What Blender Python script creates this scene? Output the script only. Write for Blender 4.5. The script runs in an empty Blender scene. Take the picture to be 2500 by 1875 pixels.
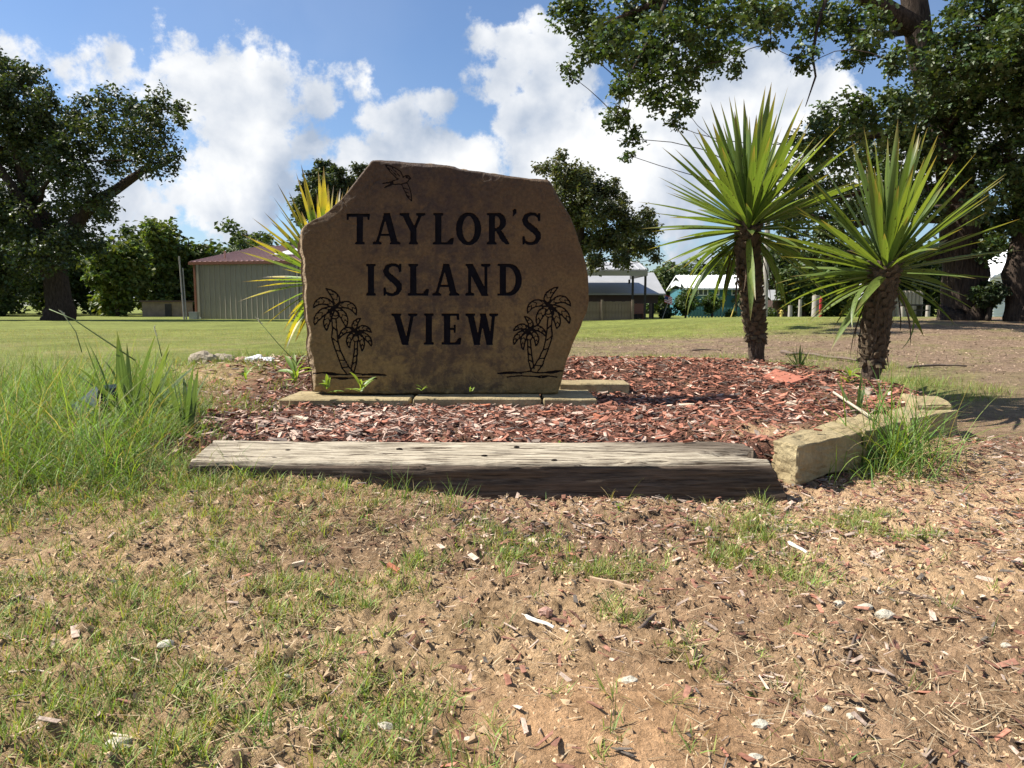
import bpy, bmesh, math, random
import numpy as np
from mathutils import Vector, Matrix, Euler
random.seed(7); rng = np.random.default_rng(7)
SC = bpy.context.scene
COL = SC.collection
# ------------------------------------------------------------------ camera
CAMH, F, PITCH = 0.82, 1850.0, math.radians(5.94)
cam_d = bpy.data.cameras.new('camera'); cam = bpy.data.objects.new('camera', cam_d); COL.objects.link(cam)
cam.location = (0, 0, CAMH); cam.rotation_euler = (math.radians(90) - PITCH, 0, 0)
cam_d.sensor_width = 36; cam_d.lens = 36 * F / 2500; cam_d.clip_start = 0.05; cam_d.clip_end = 3000
SC.camera = cam
# ------------------------------------------------------------------ light
SUN_EL, SUN_AZ = math.radians(48), math.radians(9)      # azimuth: degrees behind due left
sun_vec = Vector((-math.cos(SUN_EL) * math.cos(SUN_AZ), math.cos(SUN_EL) * math.sin(SUN_AZ), math.sin(SUN_EL)))
sun_d = bpy.data.lights.new('sun', 'SUN'); sun_d.energy = 5.0; sun_d.angle = math.radians(0.5); sun_d.color = (1.0, 0.95, 0.86)
sun = bpy.data.objects.new('sun', sun_d); COL.objects.link(sun)
sun.rotation_euler = (-sun_vec).to_track_quat('-Z', 'Y').to_euler()
SC.view_settings.view_transform = 'Standard'; SC.view_settings.look = 'None'
SC.view_settings.exposure = 0.95; SC.view_settings.gamma = 1; SC.view_settings.use_curve_mapping = False
SC.cycles.max_bounces = 6; SC.cycles.diffuse_bounces = 3; SC.cycles.transmission_bounces = 3; SC.cycles.transparent_max_bounces = 4
SC.cycles.use_denoising = True

S = 2500 / 2212.0
def ray(px, py):
    a, b = (px - 1250), (py - 937.5)
    return Vector((a, F * math.cos(PITCH) - b * math.sin(PITCH), -F * math.sin(PITCH) - b * math.cos(PITCH)))
def P(px, py, Y):
    d = ray(px, py); return Vector((0, 0, CAMH)) + d * (Y / d.y)
def G(px, py, z):
    d = ray(px, py); return Vector((0, 0, CAMH)) + d * ((z - CAMH) / d.z)
def PD(x, y, Y): return P(x * S, y * S, Y)

# ------------------------------------------------------------------ world: Nishita sky with cumulus
W = bpy.data.worlds.new('World'); SC.world = W; W.use_nodes = True
nt = W.node_tree; nt.nodes.clear()
def N(t, **k):
    n = nt.nodes.new(t)
    for a, b in k.items(): setattr(n, a, b)
    return n
def L(a, b): nt.links.new(a, b)
def M2(op, a, b=None, c=None):
    n = N('ShaderNodeMath', operation=op)
    for i, v in enumerate((a, b, c)):
        if v is None: continue
        if isinstance(v, (int, float)): n.inputs[i].default_value = v
        else: L(v, n.inputs[i])
    return n.outputs[0]
out = N('ShaderNodeOutputWorld'); bg = N('ShaderNodeBackground'); L(bg.outputs[0], out.inputs[0])
SKY_STRENGTH = 0.057
bg.inputs[1].default_value = SKY_STRENGTH
sky = N('ShaderNodeTexSky'); sky.sky_type = 'NISHITA'; sky.sun_disc = False
sky.sun_elevation = SUN_EL; sky.sun_rotation = math.radians(-81)
sky.air_density = 1.0; sky.dust_density = 0.6; sky.ozone_density = 1.5
tc = N('ShaderNodeTexCoord'); nrm = N('ShaderNodeVectorMath', operation='NORMALIZE'); L(tc.outputs['Generated'], nrm.inputs[0])
DIR = nrm.outputs[0]
def noise(vec, scale, detail=8, rough=0.55, dist=0.0):
    n = N('ShaderNodeTexNoise'); n.inputs['Scale'].default_value = scale; n.inputs['Detail'].default_value = detail
    n.inputs['Roughness'].default_value = rough; n.inputs['Distortion'].default_value = dist; L(vec, n.inputs['Vector']); return n
# warp the direction so that the blobs get billowing outlines
wn = noise(DIR, 5.0, 7, 0.6)
w1 = N('ShaderNodeVectorMath', operation='SUBTRACT'); L(wn.outputs['Color'], w1.inputs[0]); w1.inputs[1].default_value = (.5, .5, .5)
w2 = N('ShaderNodeVectorMath', operation='SCALE'); L(w1.outputs[0], w2.inputs[0]); w2.inputs['Scale'].default_value = 0.10
w3 = N('ShaderNodeVectorMath', operation='ADD'); L(DIR, w3.inputs[0]); L(w2.outputs[0], w3.inputs[1])
zs = N('ShaderNodeVectorMath', operation='MULTIPLY'); L(w3.outputs[0], zs.inputs[0]); zs.inputs[1].default_value = (1, 1, 1.25)
Z = 1 / 1.58
blobs = [(x * Z, y * Z, r * Z) for x, y, r in [
    (200, 255, 58), (290, 240, 60), (460, 255, 75), (600, 150, 45), (640, 230, 95), (720, 330, 130), (900, 320, 130), (950, 190, 48), (1060, 400, 170),
    (1250, 370, 125), (1390, 340, 85), (1480, 460, 95), (1030, 560, 170), (1200, 560, 120), (880, 500, 90), (560, 330, 60),
    (700, 720, 110), (600, 800, 130), (900, 770, 170), (1100, 700, 110), (1350, 610, 90), (1480, 560, 60), (1250, 780, 160), (800, 660, 90), (1280, 690, 120), (480, 780, 90),
    (1850, 160, 65), (1990, 200, 120), (1900, 330, 90), (2010, 440, 130), (2130, 300, 140), (1800, 600, 130), (1660, 590, 60),
    (2180, 600, 200), (1690, 395, 30), (2100, 120, 60)]]
blobs += [(1440, 430, 100), (1560, 330, 120), (1700, 330, 130), (1800, 230, 90), (1650, 450, 110), (1850, 400, 120), (1690, 640, 45), (1620, 200, 60), (2050, 250, 90),
          (2200, 420, 120), (2400, 300, 130), (300, 620, 90), (100, 480, 140)]
dirs = [(ray(x, y).normalized(), r / F) for x, y, r in blobs]
rb = random.Random(3)
for i in range(14):                                       # the same kind of clouds all round
    az = rb.uniform(50, 310); el = rb.uniform(6, 38)
    a, e = math.radians(90 - az), math.radians(el)
    dirs.append((Vector((math.cos(a) * math.cos(e), math.sin(a) * math.cos(e), math.sin(e))), rb.uniform(.07, .2)))
fld = None
for d, r in dirs:
    dn = N('ShaderNodeVectorMath', operation='DISTANCE'); L(zs.outputs[0], dn.inputs[0]); dn.inputs[1].default_value = (d.x, d.y, d.z * 1.25)
    v = M2('MULTIPLY_ADD', dn.outputs['Value'], -11, 11 * r)
    fld = v if fld is None else M2('MAXIMUM', fld, v)
fn = noise(DIR, 9.0, 12, 0.64)
f2 = M2('MULTIPLY_ADD', fn.outputs[0], 2.5, -1.25)
f3 = M2('ADD', fld, f2)
mr = N('ShaderNodeMapRange', interpolation_type='SMOOTHSTEP'); L(f3, mr.inputs[0])
for i, v in ((1, -0.20), (2, 0.10), (3, 0), (4, 1)): mr.inputs[i].default_value = v
# relief: compare the noise with itself a little towards the sun
def shifted(k):
    o = N('ShaderNodeVectorMath', operation='ADD'); L(DIR, o.inputs[0]); o.inputs[1].default_value = (sun_vec.x * k, sun_vec.y * k * .2, sun_vec.z * k); return o.outputs[0]
na = noise(DIR, 5.5, 9, 0.5, 0.15); nb = noise(shifted(0.045), 5.5, 9, 0.5, 0.15)
rel = M2('SUBTRACT', na.outputs[0], nb.outputs[0])
rel2 = M2('MULTIPLY_ADD', rel, 4.6, 0.58)
thick = M2('MULTIPLY_ADD', fld, -0.16, 0.12)
rel3 = N('ShaderNodeMath', operation='ADD', use_clamp=True); L(rel2, rel3.inputs[0]); L(thick, rel3.inputs[1])
cc = N('ShaderNodeMix', data_type='RGBA'); L(rel3.outputs[0], cc.inputs['Factor'])
cc.inputs['A'].default_value = (4.0, 4.8, 6.1, 1); cc.inputs['B'].default_value = (9.4, 9.5, 9.6, 1)
veil = noise(DIR, 2.2, 5, 0.5)
vm = N('ShaderNodeMapRange'); L(veil.outputs[0], vm.inputs[0])
for i, v in ((1, .45), (2, .75), (3, 0), (4, .10)): vm.inputs[i].default_value = v
mm = M2('MAXIMUM', mr.outputs[0], vm.outputs[0])
# the sky's own blue, a little deeper and brighter as the phone rendered it
tint = N('ShaderNodeMix', data_type='RGBA', blend_type='MULTIPLY'); tint.inputs['Factor'].default_value = 1
L(sky.outputs[0], tint.inputs['A']); tint.inputs['B'].default_value = (.98, 1.12, 1.32, 1)
fin = N('ShaderNodeMix', data_type='RGBA'); L(mm, fin.inputs['Factor']); L(tint.outputs['Result'], fin.inputs['A']); L(cc.outputs['Result'], fin.inputs['B'])
L(fin.outputs['Result'], bg.inputs[0])

# ------------------------------------------------------------------ helpers
def smooth(e0, e1, x):
    t = np.clip((x - e0) / (e1 - e0), 0, 1); return t * t * (3 - 2 * t)
def _h(ix, iy, iz, seed):
    n = (ix.astype(np.int64) * 374761393 + iy.astype(np.int64) * 668265263 + iz.astype(np.int64) * 2147483647 + seed * 144269) & 0xffffffff
    n = ((n ^ (n >> 13)) * 1274126177) & 0xffffffff
    n = ((n ^ (n >> 16)) * 2246822519) & 0xffffffff
    return (n & 0xffffff) / float(0xffffff)
def vn(x, y, z=0.0, seed=0):
    x = np.asarray(x, float); y = np.asarray(y, float); z = np.zeros_like(x) + z
    xi, yi, zi = np.floor(x), np.floor(y), np.floor(z)
    fx, fy, fz = x - xi, y - yi, z - zi
    fx, fy, fz = [t * t * t * (t * (t * 6 - 15) + 10) for t in (fx, fy, fz)]
    r = 0
    for a in (0, 1):
        for b in (0, 1):
            for c in (0, 1):
                w = (fx if a else 1 - fx) * (fy if b else 1 - fy) * (fz if c else 1 - fz)
                r = r + w * _h(xi + a, yi + b, zi + c, seed)
    return r * 2 - 1
def fbm(x, y, z=0.0, o=4, seed=0, g=0.5):
    s, a, t = 0, 1, 0
    x = np.asarray(x, float); y = np.asarray(y, float); z = np.asarray(z, float)
    for i in range(o):
        s = s + a * vn(x * 2**i + i * 17.3, y * 2**i + i * 5.1, z * 2**i + i * 3.7, seed + i); t += a; a *= g
    return s / t
def sd_poly(px, py, poly):
    poly = np.asarray(poly, float); d = np.full(px.shape, 1e18); s = np.ones(px.shape)
    n = len(poly)
    for i in range(n):
        vi, vj = poly[i], poly[i - 1]
        ex, ey = vj - vi; wx, wy = px - vi[0], py - vi[1]
        t = np.clip((wx * ex + wy * ey) / (ex * ex + ey * ey + 1e-12), 0, 1)
        bx, by = wx - ex * t, wy - ey * t
        d = np.minimum(d, bx * bx + by * by)
        c1, c2, c3 = py >= vi[1], py < vj[1], ex * wy > ey * wx
        flip = (c1 & c2 & c3) | (~c1 & ~c2 & ~c3)
        s = np.where(flip, -s, s)
    return s * np.sqrt(d)

def mk(name, V, faces, mat, parent=None, col=None, smooth_=False, loc=None, kind=None, matidx=None):
    """faces: list of int arrays (n,3) or (n,4)"""
    me = bpy.data.meshes.new(name)
    V = np.asarray(V, np.float32)
    faces = [np.asarray(f, np.int32) for f in (faces if isinstance(faces, list) else [faces]) if len(f)]
    me.vertices.add(len(V)); me.vertices.foreach_set('co', V.ravel())
    nl = sum(f.size for f in faces); nf = sum(len(f) for f in faces)
    me.loops.add(nl); me.loops.foreach_set('vertex_index', np.concatenate([f.ravel() for f in faces]))
    st = []; o = 0
    for f in faces:
        st.append(o + np.arange(len(f)) * f.shape[1]); o += f.size
    me.polygons.add(nf); me.polygons.foreach_set('loop_start', np.concatenate(st).astype(np.int32))
    me.polygons.foreach_set('use_smooth', np.full(nf, bool(smooth_)))
    if matidx is not None: me.polygons.foreach_set('material_index', np.asarray(matidx, np.int32))
    me.update(calc_edges=True)
    if col is not None:
        ca = me.color_attributes.new('col', 'FLOAT_COLOR', 'POINT')
        c = np.ones((len(V), 4), np.float32); c[:, :3] = col
        ca.data.foreach_set('color', c.ravel())
    for m in (mat if isinstance(mat, (list, tuple)) else [mat]): me.materials.append(m)
    return link(name, me, parent, loc, kind)
def link(name, me, parent=None, loc=None, kind=None):
    o = bpy.data.objects.new(name, me); COL.objects.link(o)
    if parent is not None: o.parent = parent
    if loc is not None: o.location = loc
    if kind: o['kind'] = kind
    return o
def tag(o, label, cat, group=None):
    o['label'] = label; o['category'] = cat
    if group: o['group'] = group
    return o
def thing(name, label, cat, loc=(0, 0, 0), group=None, rz=0):
    o = bpy.data.objects.new(name, None); COL.objects.link(o); o.location = loc; o.rotation_euler = (0, 0, rz); o.empty_display_size = .1
    return tag(o, label, cat, group)

class Acc:
    def __init__(s): s.V = []; s.Q = []; s.T = []; s.C = []; s.n = 0
    def add(s, V, Q=None, T=None, C=None):
        V = np.asarray(V, float).reshape(-1, 3)
        if Q is not None and len(Q): s.Q.append(np.asarray(Q) + s.n)
        if T is not None and len(T): s.T.append(np.asarray(T) + s.n)
        s.V.append(V); s.n += len(V)
        if C is not None: s.C.append(np.broadcast_to(np.asarray(C, float), (len(V), 3)))
    def box(s, x0, x1, y0, y1, z0, z1, C=None):
        v = [(x, y, z) for z in (z0, z1) for y in (y0, y1) for x in (x0, x1)]
        s.add(v, Q=[(0, 2, 3, 1), (4, 5, 7, 6), (0, 1, 5, 4), (2, 6, 7, 3), (0, 4, 6, 2), (1, 3, 7, 5)], C=C)
    def tube(s, pts, rad, sides=7, C=None, cap=True):
        pts = [Vector(p) for p in pts]; n = len(pts); V = []
        u = None
        for i, p in enumerate(pts):
            t = (pts[min(i + 1, n - 1)] - pts[max(i - 1, 0)])
            if t.length < 1e-9: t = Vector((0, 0, 1))
            t.normalize()
            if u is None: u = t.orthogonal().normalized()
            else:
                u = u - t * u.dot(t)
                u = u.normalized() if u.length > 1e-6 else t.orthogonal().normalized()
            v = t.cross(u)
            for k in range(sides):
                a = 2 * math.pi * k / sides
                V.append(p + (u * math.cos(a) + v * math.sin(a)) * rad[i])
        Q = [(i * sides + k, i * sides + (k + 1) % sides, (i + 1) * sides + (k + 1) % sides, (i + 1) * sides + k) for i in range(n - 1) for k in range(sides)]
        T = []
        if cap:
            V += [pts[0], pts[-1]]; b = n * sides
            T = [(b, (k + 1) % sides, k) for k in range(sides)] + [(b + 1, (n - 1) * sides + k, (n - 1) * sides + (k + 1) % sides) for k in range(sides)]
        s.add([tuple(p) for p in V], Q=Q, T=T, C=C)
    def prism(s, poly, axis_vec, C=None):
        poly = [Vector(p) for p in poly]; n = len(poly); a = Vector(axis_vec)
        V = poly + [p + a for p in poly]
        Q = [(i, (i + 1) % n, n + (i + 1) % n, n + i) for i in range(n)]
        c0 = sum(poly, Vector()) / n; V = V + [c0, c0 + a]
        T = [(2 * n, (i + 1) % n, i) for i in range(n)] + [(2 * n + 1, n + i, n + (i + 1) % n) for i in range(n)]
        s.add([tuple(p) for p in V], Q=Q, T=T, C=C)
    def build(s, name, mat, parent=None, smooth_=False, kind=None, loc=None):
        F_ = []
        if s.Q: F_.append(np.concatenate(s.Q))
        if s.T: F_.append(np.concatenate(s.T))
        return mk(name, np.concatenate(s.V), F_, mat, parent, np.concatenate(s.C) if s.C else None, smooth_, loc, kind)

# ------------------------------------------------------------------ materials
class Mat:
    def __init__(s, name):
        s.m = bpy.data.materials.new(name); s.m.use_nodes = True; s.t = s.m.node_tree; s.t.nodes.clear()
        s.o = s.n('ShaderNodeOutputMaterial'); s.b = s.n('ShaderNodeBsdfPrincipled'); s.l(s.b.outputs[0], s.o.inputs[0])
        s.b.inputs['Roughness'].default_value = 0.85
        s.tc = s.n('ShaderNodeTexCoord')
    def n(s, t, **k):
        x = s.t.nodes.new(t)
        for a, b in k.items(): setattr(x, a, b)
        return x
    def l(s, a, b): s.t.links.new(a, b)
    def noise(s, scale, detail=5, rough=.55, stretch=None, dist=0.0, coord='Object'):
        v = s.tc.outputs[coord]
        if stretch:
            mp = s.n('ShaderNodeMapping'); mp.inputs['Scale'].default_value = stretch; s.l(v, mp.inputs[0]); v = mp.outputs[0]
        x = s.n('ShaderNodeTexNoise'); x.inputs['Scale'].default_value = scale; x.inputs['Detail'].default_value = detail
        x.inputs['Roughness'].default_value = rough; x.inputs['Distortion'].default_value = dist; s.l(v, x.inputs['Vector']); return x.outputs['Fac']
    def ramp(s, fac, stops):
        r = s.n('ShaderNodeValToRGB'); s.l(fac, r.inputs[0]); e = r.color_ramp.elements
        while len(e) < len(stops): e.new(0.5)
        for i, (p, c) in enumerate(stops): e[i].position = p; e[i].color = (*c, 1) if len(c) == 3 else c
        return r.outputs[0]
    def mix(s, f, a, b, mode='MIX'):
        x = s.n('ShaderNodeMix', data_type='RGBA', blend_type=mode)
        for sock, v in ((x.inputs['Factor'], f), (x.inputs['A'], a), (x.inputs['B'], b)):
            if isinstance(v, (int, float)): sock.default_value = v
            elif isinstance(v, tuple): sock.default_value = (*v, 1)
            else: s.l(v, sock)
        return x.outputs['Result']
    def attr(s, name='col'):
        a = s.n('ShaderNodeAttribute'); a.attribute_name = name; return a.outputs['Color']
    def bump(s, h, strength=.5, dist=.01):
        b = s.n('ShaderNodeBump'); b.inputs['Strength'].default_value = strength; b.inputs['Distance'].default_value = dist
        s.l(h, b.inputs['Height']); s.l(b.outputs[0], s.b.inputs['Normal']); return s
    def base(s, c):
        if isinstance(c, tuple): s.b.inputs['Base Color'].default_value = (*c, 1)
        else: s.l(c, s.b.inputs['Base Color'])
        return s
    def rough(s, r): s.b.inputs['Roughness'].default_value = r; return s
    def spec(s, r): s.b.inputs['Specular IOR Level'].default_value = r; return s
    def translucent(s, col, f=.35):
        t = s.n('ShaderNodeBsdfTranslucent'); mx = s.n('ShaderNodeMixShader'); mx.inputs[0].default_value = f
        if isinstance(col, tuple): t.inputs[0].default_value = (*col, 1)
        else: s.l(col, t.inputs[0])
        s.l(s.b.outputs[0], mx.inputs[1]); s.l(t.outputs[0], mx.inputs[2]); s.l(mx.outputs[0], s.o.inputs[0]); return s
def mat_flat(name, c, rough=.7, var=.25, scale=6, bump=.15, bd=.01):
    m = Mat(name); n = m.noise(scale, 6)
    d = tuple(x * (1 - var) for x in c); u = tuple(min(x * (1 + var), .95) for x in c)
    m.base(m.ramp(n, [(.3, d), (.7, u)])).rough(rough); m.bump(m.noise(scale * 6, 5), bump, bd); return m.m
def mat_attr(name, rough=.8, trans=0, var=.25, scale=60, spec=.3, bump=0, boost=1.0):
    m = Mat(name); a = m.attr(); n = m.noise(scale, 4)
    c = m.mix(1.0, a, m.ramp(n, [(.3, (1 - var,) * 3), (.7, (1 + var,) * 3)]), 'MULTIPLY')
    m.base(c).rough(rough).spec(spec)
    if bump: m.bump(m.noise(scale, 5), bump, .004)
    if trans:
        m.translucent(m.mix(1.0, c, (1.5 * boost, 1.45 * boost, .5 * boost), 'MULTIPLY'), trans)
    return m.m

def mat_ground():
    m = Mat('soil_and_lawn'); a = m.attr()
    n1 = m.noise(18, 10, .72); n2 = m.noise(110, 6, .7); n3 = m.noise(4.5, 9, .72)
    c = m.mix(1.0, a, m.ramp(n1, [(.28, (.62, .58, .54)), (.5, (.95, .95, .95)), (.72, (1.22, 1.2, 1.16))]), 'MULTIPLY')
    c = m.mix(1.0, c, m.ramp(n2, [(.3, (.66, .64, .6)), (.6, (1.1, 1.1, 1.1))]), 'MULTIPLY')
    c = m.mix(1.0, c, m.ramp(n3, [(.36, (.72, .70, .66)), (.62, (1.14, 1.13, 1.12))]), 'MULTIPLY')
    m.base(c).rough(.95).spec(.15)
    s = m.n('ShaderNodeMath', operation='ADD'); m.l(n1, s.inputs[0]); k = m.n('ShaderNodeMath', operation='MULTIPLY'); m.l(n2, k.inputs[0]); k.inputs[1].default_value = .35
    m.l(k.outputs[0], s.inputs[1]); m.bump(s.outputs[0], 1.0, .04)
    return m.m
def mat_stone_face():
    m = Mat('sandstone_face')
    n1 = m.noise(3.0, 8, .66, dist=.5); n2 = m.noise(8.5, 8, .7, dist=.3); n3 = m.noise(45, 8, .72)
    sep = m.n('ShaderNodeSeparateXYZ'); m.l(m.tc.outputs['Object'], sep.inputs[0])
    mr = m.n('ShaderNodeMapRange'); m.l(sep.outputs[2], mr.inputs[0])
    for i, v in ((1, .1), (2, 1.9), (3, -.1), (4, 1)): mr.inputs[i].default_value = v
    ad = m.n('ShaderNodeMath', operation='MULTIPLY_ADD'); m.l(n1, ad.inputs[0]); ad.inputs[1].default_value = .9; m.l(mr.outputs[0], ad.inputs[2])
    hf = m.n('ShaderNodeMath', operation='MULTIPLY'); m.l(ad.outputs[0], hf.inputs[0]); hf.inputs[1].default_value = .6
    c = m.ramp(hf.outputs[0], [(.15, (.25, .172, .066)), (.34, (.185, .122, .050)), (.5, (.140, .088, .040)), (.66, (.096, .060, .032)), (.85, (.068, .042, .025))])
    # dark purple staining in clouds down the middle
    mid = m.n('ShaderNodeMath', operation='ABSOLUTE'); m.l(sep.outputs[0], mid.inputs[0])
    m2 = m.n('ShaderNodeMapRange'); m.l(mid.outputs[0], m2.inputs[0])
    for i, v in ((1, .15), (2, .95), (3, .08), (4, -.14)): m2.inputs[i].default_value = v
    ad2 = m.n('ShaderNodeMath', operation='ADD'); m.l(n2, ad2.inputs[0]); m.l(m2.outputs[0], ad2.inputs[1])
    st = m.ramp(ad2.outputs[0], [(.47, (0, 0, 0)), (.64, (.72, .72, .72))])
    c = m.mix(st, c, (.044, .030, .027))
    c2 = m.mix(1.0, c, m.ramp(n3, [(.34, (.70, .70, .70)), (.66, (1.25, 1.22, 1.18))]), 'MULTIPLY')
    m.base(c2).rough(.8).spec(.3)
    m.bump(m.noise(22, 10, .70), 1.0, .016); return m.m
MAT = {}
MAT['ground'] = mat_ground(); MAT['face'] = mat_stone_face()
def mat_rock(name, c1, c2, scale=6, bs=.8):
    m = Mat(name); n = m.noise(scale, 7, .6); n2 = m.noise(scale * 9, 6, .65)
    c = m.mix(1.0, m.ramp(n, [(.3, c1), (.68, c2)]), m.ramp(n2, [(.3, (.78,) * 3), (.7, (1.12,) * 3)]), 'MULTIPLY')
    m.base(c).rough(.9).spec(.2); m.bump(m.noise(scale * 5, 9, .65), bs, .02); return m.m
MAT['rim'] = mat_rock('sandstone_broken_edge', (.22, .15, .09), (.42, .32, .21), 5, 1.0)
MAT['tan_stone'] = mat_rock('tan_sandstone', (.24, .18, .095), (.40, .325, .185), 5, .8)
MAT['pale_stone'] = mat_rock('pale_stone', (.29, .235, .165), (.46, .39, .29), 9, 1.0)
MAT['pink_stone'] = mat_rock('pink_stone', (.40, .20, .15), (.55, .36, .28), 9)
MAT['red_stone'] = mat_rock('red_flagstone', (.34, .115, .075), (.46, .18, .12), 12, .35)
MAT['paint'] = mat_flat('black_letter_paint', (.006, .0055, .008), .8, .4, 30, .3, .003)
MAT['paint2'] = mat_flat('black_engraving_paint', (.009, .006, .005), .85, .4, 30, .3, .003)
MAT['veg'] = mat_attr('grass_blades', .6, .32, .15, 40, .35)
MAT['dry'] = mat_attr('dry_litter', .9, 0, .25, 60, .2)
MAT['chip'] = mat_attr('wood_chips', .85, 0, .35, 90, .2, .6)
MAT['leaf'] = mat_attr('oak_leaves', .5, .25, .3, 3, .5)
MAT['farleaf'] = mat_attr('far_leaves', .6, .28, .3, .8, .4)
def mat_bark(name, c1, c2, sc=(7, 7, 1.2)):
    m = Mat(name); n = m.noise(3, 8, .65, stretch=sc, dist=.6); m.base(m.ramp(n, [(.35, c1), (.65, c2)])).rough(.95).spec(.1); m.bump(n, 1.0, .06); return m.m
MAT['bark'] = mat_bark('oak_bark', (.022, .016, .013), (.085, .062, .048))
MAT['farbark'] = mat_bark('far_bark', (.03, .024, .02), (.09, .07, .055))
MAT['yuccabark'] = mat_bark('yucca_bark', (.05, .035, .025), (.20, .15, .115), (30, 30, 8))

# ------------------------------------------------------------------ ground
BED = [(-3.4, 4.3), (-1.7, 3.45), (1.12, 3.36), (1.42, 3.62), (2.0, 4.3), (2.85, 4.85), (3.0, 5.3), (2.75, 6.3), (2.2, 6.9), (0.4, 7.3), (-2.0, 7.6), (-3.3, 7.1)]
def zg(x, y, fine=True):
    x = np.asarray(x, float); y = np.asarray(y, float)
    z = .10 * smooth(6, 9.5, y) * (1 - smooth(26, 50, y)) + .33 * smooth(9, 20, y) * smooth(1.5, 9, x) * (1 - .8 * smooth(24, 42, y))
    z = z + .10 * np.exp(-((x + .95) / .62) ** 2) * smooth(2.2, 2.95, y) * (1 - smooth(3.2, 3.6, y)) + .12 * smooth(-1.0, -1.9, x) * smooth(2.4, 3.6, y) * (1 - smooth(7, 9, y))
    z = z + .045 * np.exp(-(((x - .20) / .27) ** 2 + ((y - 1.40) / .17) ** 2))          # ant mound of loose sand
    z = z - .02 * np.exp(-(((x - 1.6) / .3) ** 2 + ((y - 3.45) / .25) ** 2)) + .07 * np.exp(-(((x - 2.35) / .45) ** 2 + ((y - 4.15) / .3) ** 2))
    m = (y > 3) & (y < 8.2) & (x > -4.2) & (x < 4)
    sd = np.full(x.shape, 5.0); 
    if m.any(): sd[m] = sd_poly(x[m], y[m], BED)
    inside = smooth(0.02, -.14, sd)
    bz = .165 - .02 * smooth(3.5, 5, y) + .16 * smooth(5.3, 6.7, y) * smooth(-3.5, 0.2, x + 2) + .02 * smooth(5, 6.6, y)
    bz = bz - .05 * smooth(.2, 1.2, x) * (1 - smooth(3.5, 4.3, y)) * .6 + .07 * smooth(.9, 1.9, x) * smooth(4.2, 5.6, y) * (1 - smooth(5.6, 6.4, y)) 
    z = z + (bz - z) * inside
    near = 1 - smooth(5, 12, y)
    z = z + (.014 * fbm(x * 1.6, y * 1.6, 0, 3, 5) + .007 * fbm(x * 9, y * 9, 0, 3, 9) * (1 - smooth(3.5, 6.5, y))) * (.4 + .6 * near)
    if fine:
        k = (1 - smooth(4, 7, y)); sm = 1 - .88 * np.clip(1.5 * np.exp(-(((x - .20) / .30) ** 2 + ((y - 1.38) / .20) ** 2)), 0, 1)
        c = fbm(x * 34, y * 34, 0, 3, 21, .6)
        c2 = fbm(x * 13, y * 13, 0, 3, 25, .6); c3 = np.abs(vn(x * 52, y * 52, 0, 35))
        z = z + k * sm * (.022 * (np.abs(c) * 2.2 - .6) + .022 * c2 + .007 * c3) + k * sm * .008 * np.clip(vn(x * 24, y * 24, 0, 31), .25, 1)
    return z
def zgs(x, y): return float(zg(np.array([x]), np.array([y]), False)[0])
def axis(fine0, fine1, h, lo, hi, g=1.09):
    a = list(np.arange(fine0, fine1, h)); s = h
    while a[-1] < hi: s *= g; a.append(a[-1] + s)
    s = h; b = []; c = a[0]
    while c > lo: s *= g; c -= s; b.append(c)
    return np.array(b[::-1] + a)
gx = axis(-1.3, 1.4, .0115, -900, 900, 1.065); gy = axis(1.08, 2.0, .0105, -60, 1100, 1.029)
XX, YY = np.meshgrid(gx, gy)
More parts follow.
